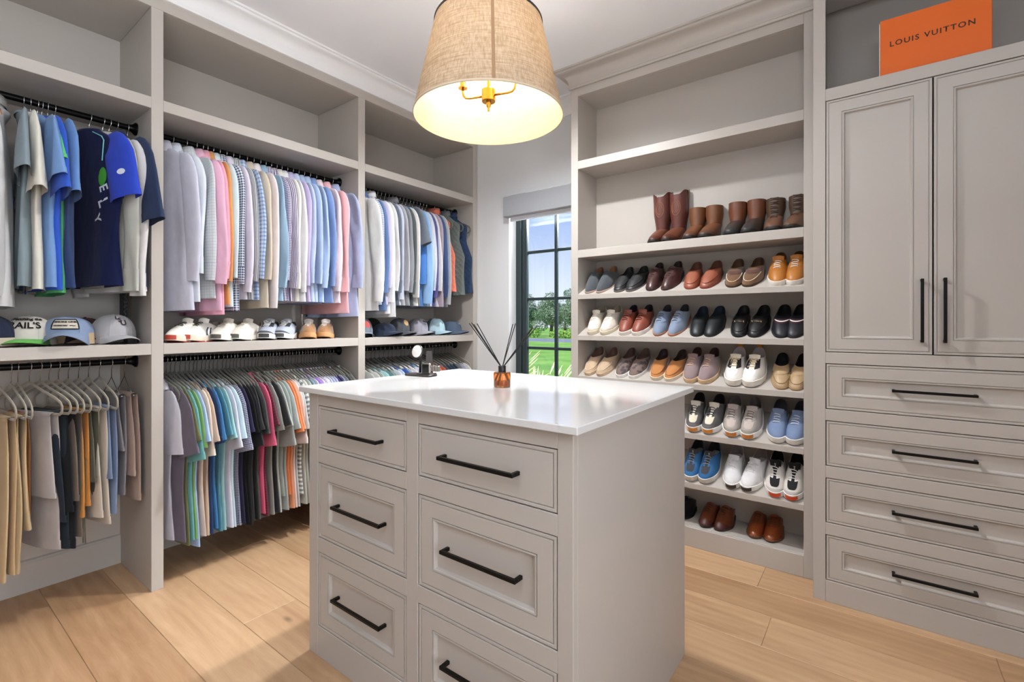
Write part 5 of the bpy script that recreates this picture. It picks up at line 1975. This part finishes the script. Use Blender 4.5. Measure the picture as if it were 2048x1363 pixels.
# row of boots on the fixed shelf
zb = 1.683
pair('cowboy', -1.045, -0.945, zb, 0, dict(upper=(104, 58, 40), shaft=(92, 50, 42), cap=(84, 44, 34), strap=(150, 120, 96)), 'tall brown cowboy boot with scalloped top', y=2.705)
pair('pullon', -0.842, -0.736, zb, 0, dict(upper=(112, 68, 42), shaft=(110, 66, 38), sole=(30, 24, 22), cap=(94, 60, 46)), 'tan brown pull-on boot with a heel loop', y=2.705)
pair('pullon', -0.627, -0.521, zb, 0, dict(upper=(58, 46, 42), shaft=(108, 62, 40), sole=(26, 24, 24), cap=(54, 52, 52), loop=(90, 54, 36)), 'reddish brown ankle boot with a dark toe', y=2.705)
pair('laceboot', -0.425, -0.327, zb, 0, dict(upper=(110, 76, 56), shaft=(82, 62, 46), sole=(34, 28, 24), lace=(66, 50, 38)), 'worn brown lace-up work boot', y=2.705)
# first slanted shelf
z = ROWZ[0]
pair('dress', -1.455, -1.356, z, SLOPE, dict(upper=(66, 70, 76), tex='s', lining=(150, 100, 66), sole=(178, 150, 138), laced=False), 'slate grey suede shoe with a pale sole')
pair('loafer', -1.256, -1.156, z, SLOPE, dict(upper=(44, 44, 46), lining=(24, 26, 26), sole=(104, 96, 94), apron=(54, 54, 56)), 'black leather slip-on with grey sole')
pair('dress', -1.052, -0.943, z, SLOPE, dict(upper=(70, 44, 42), lining=(46, 34, 30), sole=(54, 34, 32), toeness=0.05), 'dark plum brown derby shoe')
pair('loafer', -0.828, -0.727, z, SLOPE, dict(upper=(148, 86, 64), lining=(104, 62, 48), sole=(132, 62, 42), apron=(140, 66, 46)), 'terracotta leather slip-on loafer')
pair('loafer', -0.612, -0.514, z, SLOPE, dict(upper=(106, 74, 48), tex='s', lining=(84, 58, 42), sole=(64, 46, 32), apron=(206, 190, 160), strap=(84, 50, 40)), 'olive brown moccasin with pale stitching')
pair('sneaker', -0.402, -0.310, z, SLOPE, dict(upper=(174, 110, 42), tex='l', lining=(96, 60, 28), eye=(168, 104, 38), sole=(222, 216, 206), lace=(238, 236, 230)), 'mustard leather sneaker with white laces')
# second slanted shelf
z = ROWZ[1]
pair('sneaker', -1.432, -1.322, z, SLOPE, dict(upper=(222, 214, 202), tex='l', lining=(170, 160, 142), sole=(222, 212, 190), lace=(238, 234, 226), eye=(214, 204, 190), side=(200, 190, 174), cap=(196, 182, 162)), 'cream white leather sneaker with suede toe')
pair('sneaker', -1.220, -1.115, z, SLOPE, dict(upper=(134, 70, 54), tex='l', lining=(28, 30, 40), sole=(232, 224, 214), lace=(92, 40, 34)), 'cherry brown leather sneaker with white sole')
pair('dress', -1.012, -0.905, z, SLOPE, dict(upper=(124, 138, 160), tex='s', lining=(54, 54, 62), sole=(176, 116, 84), lace=(62, 48, 44), facing=(120, 134, 158)), 'blue-grey suede lace-up with tan sole')
pair('loafer', -0.795, -0.703, z, SLOPE, dict(upper=(26, 30, 32), lining=(20, 36, 54), sole=(24, 24, 26), strap=(30, 34, 36)), 'black leather loafer with a plain strap')
pair('loafer', -0.582, -0.487, z, SLOPE, dict(upper=(22, 19, 20), lining=(14, 14, 22), sole=(20, 19, 20), strap=(26, 22, 22), bit=(226, 206, 168), apron=(30, 26, 26)), 'black leather loafer with a gold horsebit')
pair('loafer', -0.388, -0.312, z, SLOPE, dict(upper=(26, 26, 34), lining=(16, 15, 18), sole=(22, 22, 26), strap=(62, 30, 36), stripe=(236, 232, 230)), 'black loafer with a white striped strap')
# third slanted shelf
z = ROWZ[2]
pair('slipon', -1.455, -1.348, z, SLOPE, dict(upper=(186, 160, 132), tex='s', lining=(116, 86, 76), sole=(196, 172, 144), apron=(220, 200, 174)), 'sand canvas moccasin with a tall heel')
camo = fabric((128, 106, 98), 'print', (86, 80, 84), 34)
pair('slipon', -1.240, -1.136, z, SLOPE, dict(upper=(128, 106, 98), umat=camo, lining=(96, 74, 64), sole=(234, 232, 228)), 'camouflage patterned slip-on with white sole')
pair('slipon', -1.022, -0.923, z, SLOPE, dict(upper=(186, 122, 66), tex='s', lining=(58, 46, 46), sole=(222, 208, 184), apron=(172, 110, 58)), 'caramel suede slip-on with cream sole')
pair('sneaker', -0.830, -0.733, z, SLOPE, dict(upper=(142, 122, 124), tex='s', lining=(86, 64, 58), sole=(206, 176, 140), lace=(216, 180, 140)), 'mauve suede sneaker with gum sole')
pair('court', -0.608, -0.505, z, SLOPE, dict(upper=(232, 228, 222), tex='l', lining=(206, 200, 206), sole=(226, 222, 214), outsole=(36, 34, 36), lace=(228, 208, 176), vamp=(240, 236, 230), eye=(40, 38, 40), tab=(226, 144, 44), bow=True, tongue=(238, 228, 208)), 'chunky white sneaker with orange heel tab')
pair('loafer', -0.386, -0.302, z, SLOPE, dict(upper=(176, 148, 112), lining=(30, 34, 42), sole=(168, 140, 104), apron=(150, 122, 88), strap=(180, 152, 116)), 'beige leather driving loafer')
# fourth slanted shelf
z = ROWZ[3]
pair('runner', -0.812, -0.711, z, SLOPE, dict(upper=(92, 90, 92), lining=(22, 22, 28), tongue=(226, 218, 202), vamp=(222, 212, 192), lace=(48, 48, 50), toe=(222, 146, 66), cap=(104, 100, 100)), 'dark grey running shoe with cream tongue')
pair('runner', -0.617, -0.514, z, SLOPE, dict(upper=(172, 164, 158), lining=(112, 106, 104), tongue=(190, 178, 172), vamp=(196, 182, 174), lace=(120, 112, 108), toe=(214, 136, 66), cap=(150, 146, 136), eye=(160, 152, 148)), 'pale grey running shoe with orange toe')
pair('runner', -0.405, -0.312, z, SLOPE, dict(upper=(120, 138, 172), lining=(84, 84, 96), lace=(222, 226, 232), sole=(222, 220, 216)), 'powder blue running shoe with white laces')
# fifth slanted shelf
z = ROWZ[4]
pair('runner', -0.828, -0.730, z, SLOPE, dict(upper=(46, 104, 156), lining=(30, 30, 34), tongue=(58, 56, 58), vamp=(62, 64, 70), lace=(160, 158, 156), logo=(220, 220, 220), sole=(206, 204, 198)), 'strong blue running shoe with grey tongue')
pair('runner', -0.618, -0.523, z, SLOPE, dict(upper=(222, 220, 222), lining=(150, 142, 140), lace=(238, 236, 234), toe=(52, 44, 42), bow=True, side=(232, 230, 230)), 'white running shoe with loose laces', yr=-6)
pair('runner', -0.414, -0.318, z, SLOPE, dict(upper=(218, 212, 206), lining=(22, 20, 22), tongue=(18, 17, 20), vamp=(24, 23, 26), lace=(240, 238, 236), toe=(226, 80, 40), logo=(236, 236, 236), cap=(190, 184, 178), heel=(18, 17, 20), tongue_up=0.03), 'white running shoe with black tongue and orange toe')
# bottom deck
pair('dress', -0.985, -0.885, 0.105, 0, dict(upper=(24, 24, 28), sole=(22, 22, 24), lace=(20, 20, 22)), 'black dress shoe on the bottom deck', y=2.742)
pair('dress', -0.762, -0.662, 0.105, 0, dict(upper=(104, 54, 32), cap=(78, 40, 36), sole=(58, 40, 34), lace=(70, 40, 28)), 'two-tone brown derby shoe on the bottom deck', y=2.725, yl=-4, yr=3)
pair('dress', -0.520, -0.420, 0.105, 0, dict(upper=(134, 64, 30), sole=(110, 70, 46), lace=(84, 44, 26), facing=(110, 54, 30)), 'glossy cognac dress shoe on the bottom deck', y=2.742, yl=-4, yr=4)


# ---- sneakers on the wardrobe shelf
def left_pair(kind, pts, yaw, c, label):
    for side, (x, y) in zip((-1, 1), pts):
        a = R(yaw)
        m = Matrix.Translation((x, y, 1.127)) @ Matrix.Rotation(a, 4, 'Z') @ Matrix.Translation((-0.272, 0, 0))
        put_shoe(kind, -side, c, m, ('right-foot ' if side < 0 else 'left-foot ') + label, 'pair of ' + label.split(' with ')[0] + 's', None)


left_pair('runner', ((-2.655, 0.828), (-2.650, 0.905)), -52, dict(upper=(226, 222, 212), tex='l', lining=(150, 140, 124), side=(36, 44, 70), cap=(232, 228, 220), sole=(214, 204, 186), outsole=(170, 52, 40), toe=(176, 60, 44), lace=(60, 56, 50)), 'off-white sneaker with red toe and navy stripes')
left_pair('runner', ((-2.655, 1.022), (-2.652, 1.128)), -50, dict(upper=(214, 206, 194), tex='s', lining=(138, 124, 106), sole=(224, 218, 206), outsole=(60, 58, 56), toe=(78, 74, 70), lace=(206, 196, 180), eye=(222, 214, 204)), 'bone coloured suede running shoe')
left_pair('runner', ((-2.655, 1.262), (-2.652, 1.368)), -42, dict(upper=(168, 172, 186), lining=(70, 70, 74), eye=(40, 40, 46), cap=(74, 76, 82), sole=(226, 222, 216), outsole=(52, 52, 54), toe=(58, 58, 60), lace=(242, 240, 236), bow=True), 'silver and charcoal sneaker with white bow laces')
left_pair('runner', ((-2.655, 1.516), (-2.652, 1.636)), -36, dict(upper=(150, 104, 60), tex='s', lining=(184, 172, 166), vamp=(160, 110, 62), sole=(190, 140, 92), outsole=(150, 96, 52), lace=(240, 232, 222), tongue=(214, 204, 200), side=(206, 188, 170)), 'brown suede sneaker with white laces')

# ------------------------------------------------------------------ caps


class Cap:
    def __init__(self, rx=0.098, ry=0.084, h=0.112, flat=1.0):
        self.rx, self.ry, self.h, self.flat = rx, ry, h, flat

    def pt(self, th, s, off=0.0):
        """th 0 = front; s 0 rim .. 1 button"""
        a = s * math.pi / 2
        front = max(0.0, math.cos(th))
        r = math.cos(a) ** (0.78 - 0.20 * front)
        z = self.h * math.sin(a) ** (1.0 - 0.10 * front) * (1 if True else 1)
        x = (self.rx + off) * r * math.cos(th)
        y = (self.ry + off) * r * math.sin(th)
        return (x, y, z + off * math.sin(a))

    def panel(self, t0, t1, s0=0.0, s1=1.0, off=0.0, n=10, m=8):
        return MB().grid([[self.pt(t0 + (t1 - t0) * j / (m - 1), s0 + (s1 - s0) * i / (n - 1), off) for j in range(m)] for i in range(n)])

    def bill(self, length=0.084, droop=0.026, w=0.95, dz=0.0):
        top, bot = [], []
        for i in range(6):
            u = i / 5
            row = []
            for j in range(15):
                v = -1 + 2 * j / 14
                th = v * w
                bx, by, _ = self.pt(th, 0.0)
                ext = length * (1 - abs(v) ** 2.4) ** 0.7 * u
                x = bx + ext
                y = by * (1 + 0.06 * u)
                z = 0.004 - droop * (abs(v) ** 1.7) * (0.35 + 0.65 * u) - 0.010 * u * u + dz
                row.append((x, y, z))
            top.append(row)
        bot = [[(x, y, z - 0.0035) for x, y, z in r] for r in top]
        mb = MB().grid(top)
        return mb, bot, top


def make_cap(loc, yaw, label, front, back, bill, under=(40, 38, 36), patch=None, texts=(), button=None, tilt=0.0, droop=0.026, h=0.112, lift=None, strap=None, scale=0.86, scribble=()):
    C = Cap(h=h)
    lift = droop + 0.012 if lift is None else lift
    m4 = Matrix.Translation((loc[0], loc[1], loc[2] + lift * scale)) @ Matrix.Rotation(R(yaw), 4, 'Z') @ Matrix.Rotation(R(tilt), 4, 'Y') @ Matrix.Scale(scale, 4)
    root = tag(empty('cap', matrix=m4), label, 'cap', 'caps on the wardrobe shelves')
    ff, fb, fbl = fabric(front), fabric(back), fabric(bill)
    n = 6
    for k in range(n):
        t0 = -math.pi / 2 + k * math.pi / 3
        o_ = C.panel(t0, t0 + math.pi / 3).build('crown_panel', ff if k in (1,) or (k in (0, 2)) else fb, root, smooth=True)
    for k in range(n):
        t0 = -math.pi / 2 + k * math.pi / 3
        MB().tube([C.pt(t0, s, 0.0006) for s in np.linspace(0, 0.99, 9)], 0.0011, 5).build('seam', ff if k in (0, 1, 2, 3) else fb, root)
    # skirt of the crown down to the shelf at the back
    rows = []
    for dz in (0.0, -lift + 0.004):
        rows.append([(lambda p: (p[0] * (1.01 if dz else 1.0), p[1] * (1.01 if dz else 1.0), dz))(C.pt(0.95 + (2 * math.pi - 1.9) * j / 24, 0.0)) for j in range(25)])
    MB().grid(rows).build('sweatband', fabric(strap or back), root, smooth=True)
    mb, bot, topr = C.bill(droop=droop)
    b_ = mb.build('bill', fbl, root, smooth=True)
    MB().grid([[(x, y, max(z, -0.001)) if False else (x, y, 0.0) for x, y, z in topr[0]], topr[0]]).build('front_band', ff, root, smooth=True)
    MB().grid(bot[::-1]).build('bill_underside', fabric(under), b_, smooth=True)
    MB().tube(topr[-1], 0.0022, 6).build('bill_edge', fbl, b_, smooth=True)
    MB().lathe([(0.0, h + 0.005), (0.005, h + 0.004), (0.007, h + 0.0)], 12).build('button', fabric(button or front), root, smooth=True)
    if patch:
        pc, th0, s0, hw, hh, shape = patch[:6]
        rows = []
        if shape == 'round':
            P = [[C.pt(th0 + hw * r * math.cos(a), s0 + hh * r * math.sin(a), 0.0022) for a in np.linspace(0, 2 * math.pi, 20, endpoint=False)] for r in (0.02, 0.5, 1.0)]
            po = MB().grid(P, cv=True, cap0=True).build('patch', fabric(pc), root)
        else:
            P = [[C.pt(th0 - hw + 2 * hw * j / 12, s0 - hh + 2 * hh * i / 5, 0.0022) for j in range(13)] for i in range(6)]
            po = MB().grid(P).build('patch', fabric(pc), root)
            if len(patch) > 6:
                edge = [C.pt(th0 - hw + 2 * hw * j / 12, s0 - hh, 0.003) for j in range(13)] + [C.pt(th0 + hw, s0 - hh + 2 * hh * i / 5, 0.003) for i in range(1, 6)] + [C.pt(th0 + hw - 2 * hw * j / 12, s0 + hh, 0.003) for j in range(1, 13)] + [C.pt(th0 - hw, s0 + hh - 2 * hh * i / 5, 0.003) for i in range(1, 5)]
                MB().tube(edge, 0.0022, 5, closed=True).build('patch_border', fabric(patch[6]), po)
    for col, pts_ in scribble:
        MB().tube([C.pt(a, b2, 0.0022) for a, b2 in pts_], 0.0017, 5).build('stitched_emblem', fabric(col), root, smooth=True)
    for txt, size, th0, s0, col, sh in texts:
        me = text_mesh(txt, size, shear=sh, bold=0.0011)
        for v in me.vertices:
            th = th0 + v.co.x / 0.09
            s = s0 + v.co.y / 0.145
            v.co = Vector(C.pt(th, max(0, s), 0.0032))
        link('lettering', me, fabric(col), root)
    return root


zc = 1.127
make_cap((-2.745, 0.262, zc), -35, 'navy cap with a tan strap beside the slogan cap', (34, 40, 66), (34, 40, 66), (34, 40, 66), strap=(206, 184, 166), h=0.090, scale=0.98)
make_cap((-2.790, 0.385, zc), -17, 'cream trucker cap with green brim and black slogan', (208, 200, 188), (206, 198, 186), (92, 186, 60), under=(50, 60, 44), h=0.092, droop=0.016, lift=0.026, scale=1.02, texts=(('Watching the', 0.026, 0.04, 0.64, (30, 26, 26), 0.25), ("RAIL'S", 0.042, 0.02, 0.38, (28, 24, 24), 0.0)))
make_cap((-2.762, 0.500, zc), -15, 'light blue cap with a bordered patch and arched brim', (132, 152, 186), (206, 176, 132), (128, 148, 180), under=(92, 66, 44), droop=0.046, h=0.064, lift=0.050, scale=1.04, patch=((206, 194, 176), 0.0, 0.36, 0.50, 0.22, 'rect', (26, 26, 30)), texts=(('SMOKE ONE', 0.0145, 0.0, 0.44, (44, 40, 40), 0.0), ('OUTFITTERS', 0.0085, -0.16, 0.27, (70, 64, 60), 0.0)), scribble=(((40, 34, 30), [(0.16, 0.27), (0.24, 0.28), (0.30, 0.265), (0.38, 0.27)]),))
make_cap((-2.905, 0.585, zc), -10, 'maroon cap behind the light blue and grey caps', (70, 30, 38), (70, 30, 38), (66, 28, 36), h=0.085, scale=0.95)
make_cap((-2.790, 0.660, zc), 6, 'light grey cap with dark interlocked letters', (176, 173, 176), (166, 163, 168), (180, 177, 180), under=(28, 26, 26), droop=0.030, lift=0.036, h=0.098, scale=0.98, texts=(('L', 0.040, -0.18, 0.62, (56, 42, 58), 0.0), ('S', 0.038, -0.04, 0.50, (56, 42, 58), 0.0), ('U', 0.040, 0.11, 0.39, (56, 42, 58), 0.0)))
# bay by the window
make_cap((-2.760, 1.975, zc), -20, 'grey cap with a red patch by the middle divider', (122, 132, 144), (110, 120, 134), (104, 112, 126), patch=((206, 84, 80), 0.3, 0.36, 0.36, 0.18, 'round'))
make_cap((-2.965, 2.060, zc), -20, 'rust brown cap at the back of the window bay', (112, 62, 48), (90, 56, 46), (90, 54, 44))
make_cap((-2.970, 2.215, zc), -15, 'dark forest green cap at the back', (52, 54, 46), (44, 48, 42), (44, 46, 40))
make_cap((-2.745, 2.150, zc), 10, 'crumpled midnight blue cap with a low crown', (44, 54, 76), (42, 50, 70), (46, 56, 78), h=0.066, droop=0.030)
make_cap((-2.780, 2.310, zc), 6, 'charcoal cap with an orange round patch', (84, 88, 94), (80, 84, 90), (84, 88, 94), patch=((228, 180, 116), 0.0, 0.46, 0.32, 0.20, 'round'))
make_cap((-2.775, 2.485, zc), 8, 'lavender grey cap with navy stitched script', (164, 162, 174), (150, 148, 160), (164, 162, 174), scribble=(((44, 52, 92), [(-0.28, 0.50), (-0.20, 0.62), (-0.14, 0.46), (-0.06, 0.58), (0.0, 0.46), (0.07, 0.54), (0.12, 0.44), (0.20, 0.52), (0.28, 0.46), (0.34, 0.50)]), ((44, 52, 92), [(-0.24, 0.38), (-0.05, 0.34), (0.14, 0.34)])))
make_cap((-2.765, 2.655, zc), 10, 'pale blue trucker cap with dark mesh back', (172, 202, 214), (70, 88, 98), (160, 192, 206), under=(90, 110, 120), scribble=(((110, 140, 156), [(-0.22, 0.62), (-0.10, 0.36), (0.0, 0.56), (0.10, 0.62), (0.20, 0.52), (0.12, 0.40)]),))
make_cap((-2.755, 2.830, zc), 16, 'dusk blue cap with a small white logo', (82, 98, 122), (78, 94, 116), (80, 96, 120), h=0.090, texts=(('o', 0.034, -0.06, 0.50, (224, 230, 236), 0.0),))
tag(MB().tube([(0, 0, 0.003), (0.05, 0.06, 0.05), (0.11, 0.05, 0.10), (0.14, -0.02, 0.08), (0.09, -0.07, 0.02), (0.03, -0.05, 0.06), (0.05, 0.03, 0.11), (0.12, 0.02, 0.04)], 0.003, 6).tube([(0.02, 0.02, 0.003), (0.06, -0.02, 0.12), (0.10, 0.04, 0.13), (0.13, 0.06, 0.003)], 0.0025, 6).build('wire_tangle', mat((104, 116, 112), rough=0.5, metal=0.4)), 'tangled grey cord behind the pale blue trucker cap', 'cord').location = (-3.02, 2.72, zc)

# ------------------------------------------------------------------ things on the island
ZT = 0.985
df = tag(empty('reed_diffuser', (-1.105, 1.402, ZT)), 'amber glass reed diffuser with black collar and reeds', 'diffuser')
m_amb, nt, b = base_mat('amber_glass')
b.inputs['Base Color'].default_value = rgb((246, 178, 112))
b.inputs['Transmission Weight'].default_value = 0.92
b.inputs['Roughness'].default_value = 0.04
b.inputs['IOR'].default_value = 1.45
MB().lathe([(0.0, 0.0), (0.029, 0.0), (0.0315, 0.003), (0.0315, 0.052), (0.029, 0.055), (0.013, 0.056), (0.013, 0.062)], 36).build('bottle', m_amb, df, auto=45)
MB().lathe([(0.0285, 0.0065), (0.0285, 0.05), (0.012, 0.053)], 36).build('bottle_inside', m_amb, df, auto=45)
m_oil, nt, b = base_mat('amber_oil')
b.inputs['Base Color'].default_value = rgb((236, 150, 80))
b.inputs['Transmission Weight'].default_value = 0.8
b.inputs['Roughness'].default_value = 0.1
MB().lathe([(0.0, 0.0065), (0.0275, 0.0065), (0.0275, 0.024), (0.0, 0.024)], 32).build('oil', m_oil, df, auto=45)
MB().lathe([(0.0135, 0.054), (0.0142, 0.056), (0.0142, 0.077), (0.0132, 0.078), (0.008, 0.078), (0.008, 0.056)], 28).build('collar', mat((24, 23, 24), rough=0.35), df, auto=45)
mr = mat((34, 30, 28), rough=0.8, vary=0.1)
for ax, ay, hh in ((-0.100, -0.070, 0.235), (-0.092, -0.066, 0.237), (-0.085, -0.062, 0.232), (-0.075, -0.055, 0.234), (0.020, 0.040, 0.232), (0.032, 0.040, 0.234), (0.088, 0.072, 0.222), (0.100, 0.085, 0.226), (0.084, 0.080, 0.218)):
    k = 0.068 / hh
    MB().tube([(-ax * 0.16, -ay * 0.16, 0.009), (0, 0, 0.068), (ax, ay, hh)], 0.0017, 6).build('reed', mr, df)
# charging stand and watch
chx, chy = -1.615, 1.475
ch = tag(empty('charging_stand', (chx, chy, ZT), R(8)), 'dark charging stand with a round white pad on a stem', 'charger')
m_ch = mat((62, 56, 54), rough=0.4, vary=0.03)
MB().box(-0.080, 0.062, -0.030, 0.030, 0.0, 0.011).build('base', m_ch, ch, bevel=0.004)
MB().box(-0.012, 0.058, -0.028, 0.028, 0.011, 0.014).build('charging_mat', mat((46, 42, 41), rough=0.7), ch, bevel=0.001)
MB().tube([(-0.022, 0.012, 0.010), (-0.022, 0.012, 0.075), (-0.024, 0.008, 0.100)], 0.0062, 12).build('stem', mat((40, 37, 36), rough=0.35, metal=0.5), ch, smooth=True)
tocam = math.atan2(-chy, -chx) - R(8)
pm = Matrix.Translation((-0.030, 0.002, 0.108)) @ Matrix.Rotation(tocam - R(40), 4, 'Z') @ Matrix.Rotation(R(78), 4, 'Y')
pd = MB().lathe([(0.0, -0.004), (0.028, -0.004), (0.0305, 0.0), (0.0305, 0.004), (0.028, 0.006), (0.0275, 0.0055)], 32).build('pad_rim', mat((58, 54, 52), rough=0.35, metal=0.4), ch, auto=40)
pd.matrix_local = pm
MB().lathe([(0.0275, 0.0052), (0.026, 0.0062), (0.0, 0.0064)], 32).build('pad_face', mat((232, 226, 222), rough=0.5, vary=0), pd, smooth=True)
fin = MB().grid([[(-w_, -t_, z), (w_, -t_, z), (w_, t_, z), (-w_, t_, z)] for w_, t_, z in ((0.017, 0.009, 0.013), (0.0155, 0.007, 0.06), (0.0125, 0.005, 0.105), (0.012, 0.0045, 0.110))], cv=True, cap0=True, cap1=True).build('upright', m_ch, ch)
fin.matrix_local = Matrix.Translation((0.022, 0.020, 0.0)) @ Matrix.Rotation(R(38), 4, 'Z')
wt = tag(empty('wristwatch', (chx + 0.040, chy - 0.014, ZT + 0.0145)), 'titanium smart watch with link bracelet standing on the charging stand', 'watch')
m_ti = mat((128, 120, 113), rough=0.45, metal=0.85, vary=0.04)
wa_ = R(-76)
cs = MB().box(-0.0065, 0.0065, -0.022, 0.022, 0.0, 0.046).build('case', m_ti, wt, bevel=0.0045)
cs.matrix_local = Matrix.Rotation(wa_, 4, 'Z')
MB().box(0.0060, 0.0072, -0.0175, 0.0175, 0.005, 0.041).build('screen', mat((14, 15, 16), rough=0.12, vary=0), cs, bevel=0.0005)
MB().tube([(0, 0.021, 0.030), (0, 0.0255, 0.030)], 0.0035, 10).build('crown_button', m_ti, cs)
for q in range(15):
    t_ = math.pi * (0.10 + 1.8 * (q + 0.5) / 15)
    ex, ey = 0.046 * (1 - math.cos(t_ - 0.0)) * 0.92, 0.030 * math.sin(t_)
    hd = math.atan2(0.030 * math.cos(t_), 0.042 * math.sin(t_))
    lk = MB().box(-0.0062, 0.0062, -0.0019, 0.0019, 0.0, 0.025).build('bracelet_link', m_ti, wt, bevel=0.0008)
    lk.matrix_local = Matrix.Rotation(wa_ + math.pi, 4, 'Z') @ Matrix.Translation((ex + 0.004, ey, 0.010 - 0.006 * min(1, ex / 0.05))) @ Matrix.Rotation(hd, 4, 'Z')

# ------------------------------------------------------------------ box on the tall cabinet
bx = tag(empty('gift_box', (0.181, YT + 0.10, 2.2475), 0), 'flat orange gift box with dark lettering on the tall cabinet', 'box')
m_or = mat((220, 98, 0), rough=0.55, vary=0.02, scale=8)
# the front face stands close behind the niche edge
bw0, bw1, bh = -0.167, 0.169, 0.236
MB().box(bw0, bw1, -0.078, 0.05, 0.0, bh).build('box_lid', m_or, bx, bevel=0.0015)
MB().box(bw0 - 0.0035, bw0 + 0.004, -0.070, 0.056, 0.002, bh - 0.006).build('box_base', mat((214, 206, 196), rough=0.6, vary=0.02), bx, bevel=0.001)
me = text_mesh('LOUIS VUITTON', 0.030, spacing=1.22, bold=0.0005)
o = link('lettering', me, mat((44, 18, 10), rough=0.6, vary=0), bx)
o.matrix_local = Matrix.Translation((-0.006, -0.0788, 0.128)) @ Matrix.Rotation(R(90), 4, 'X')
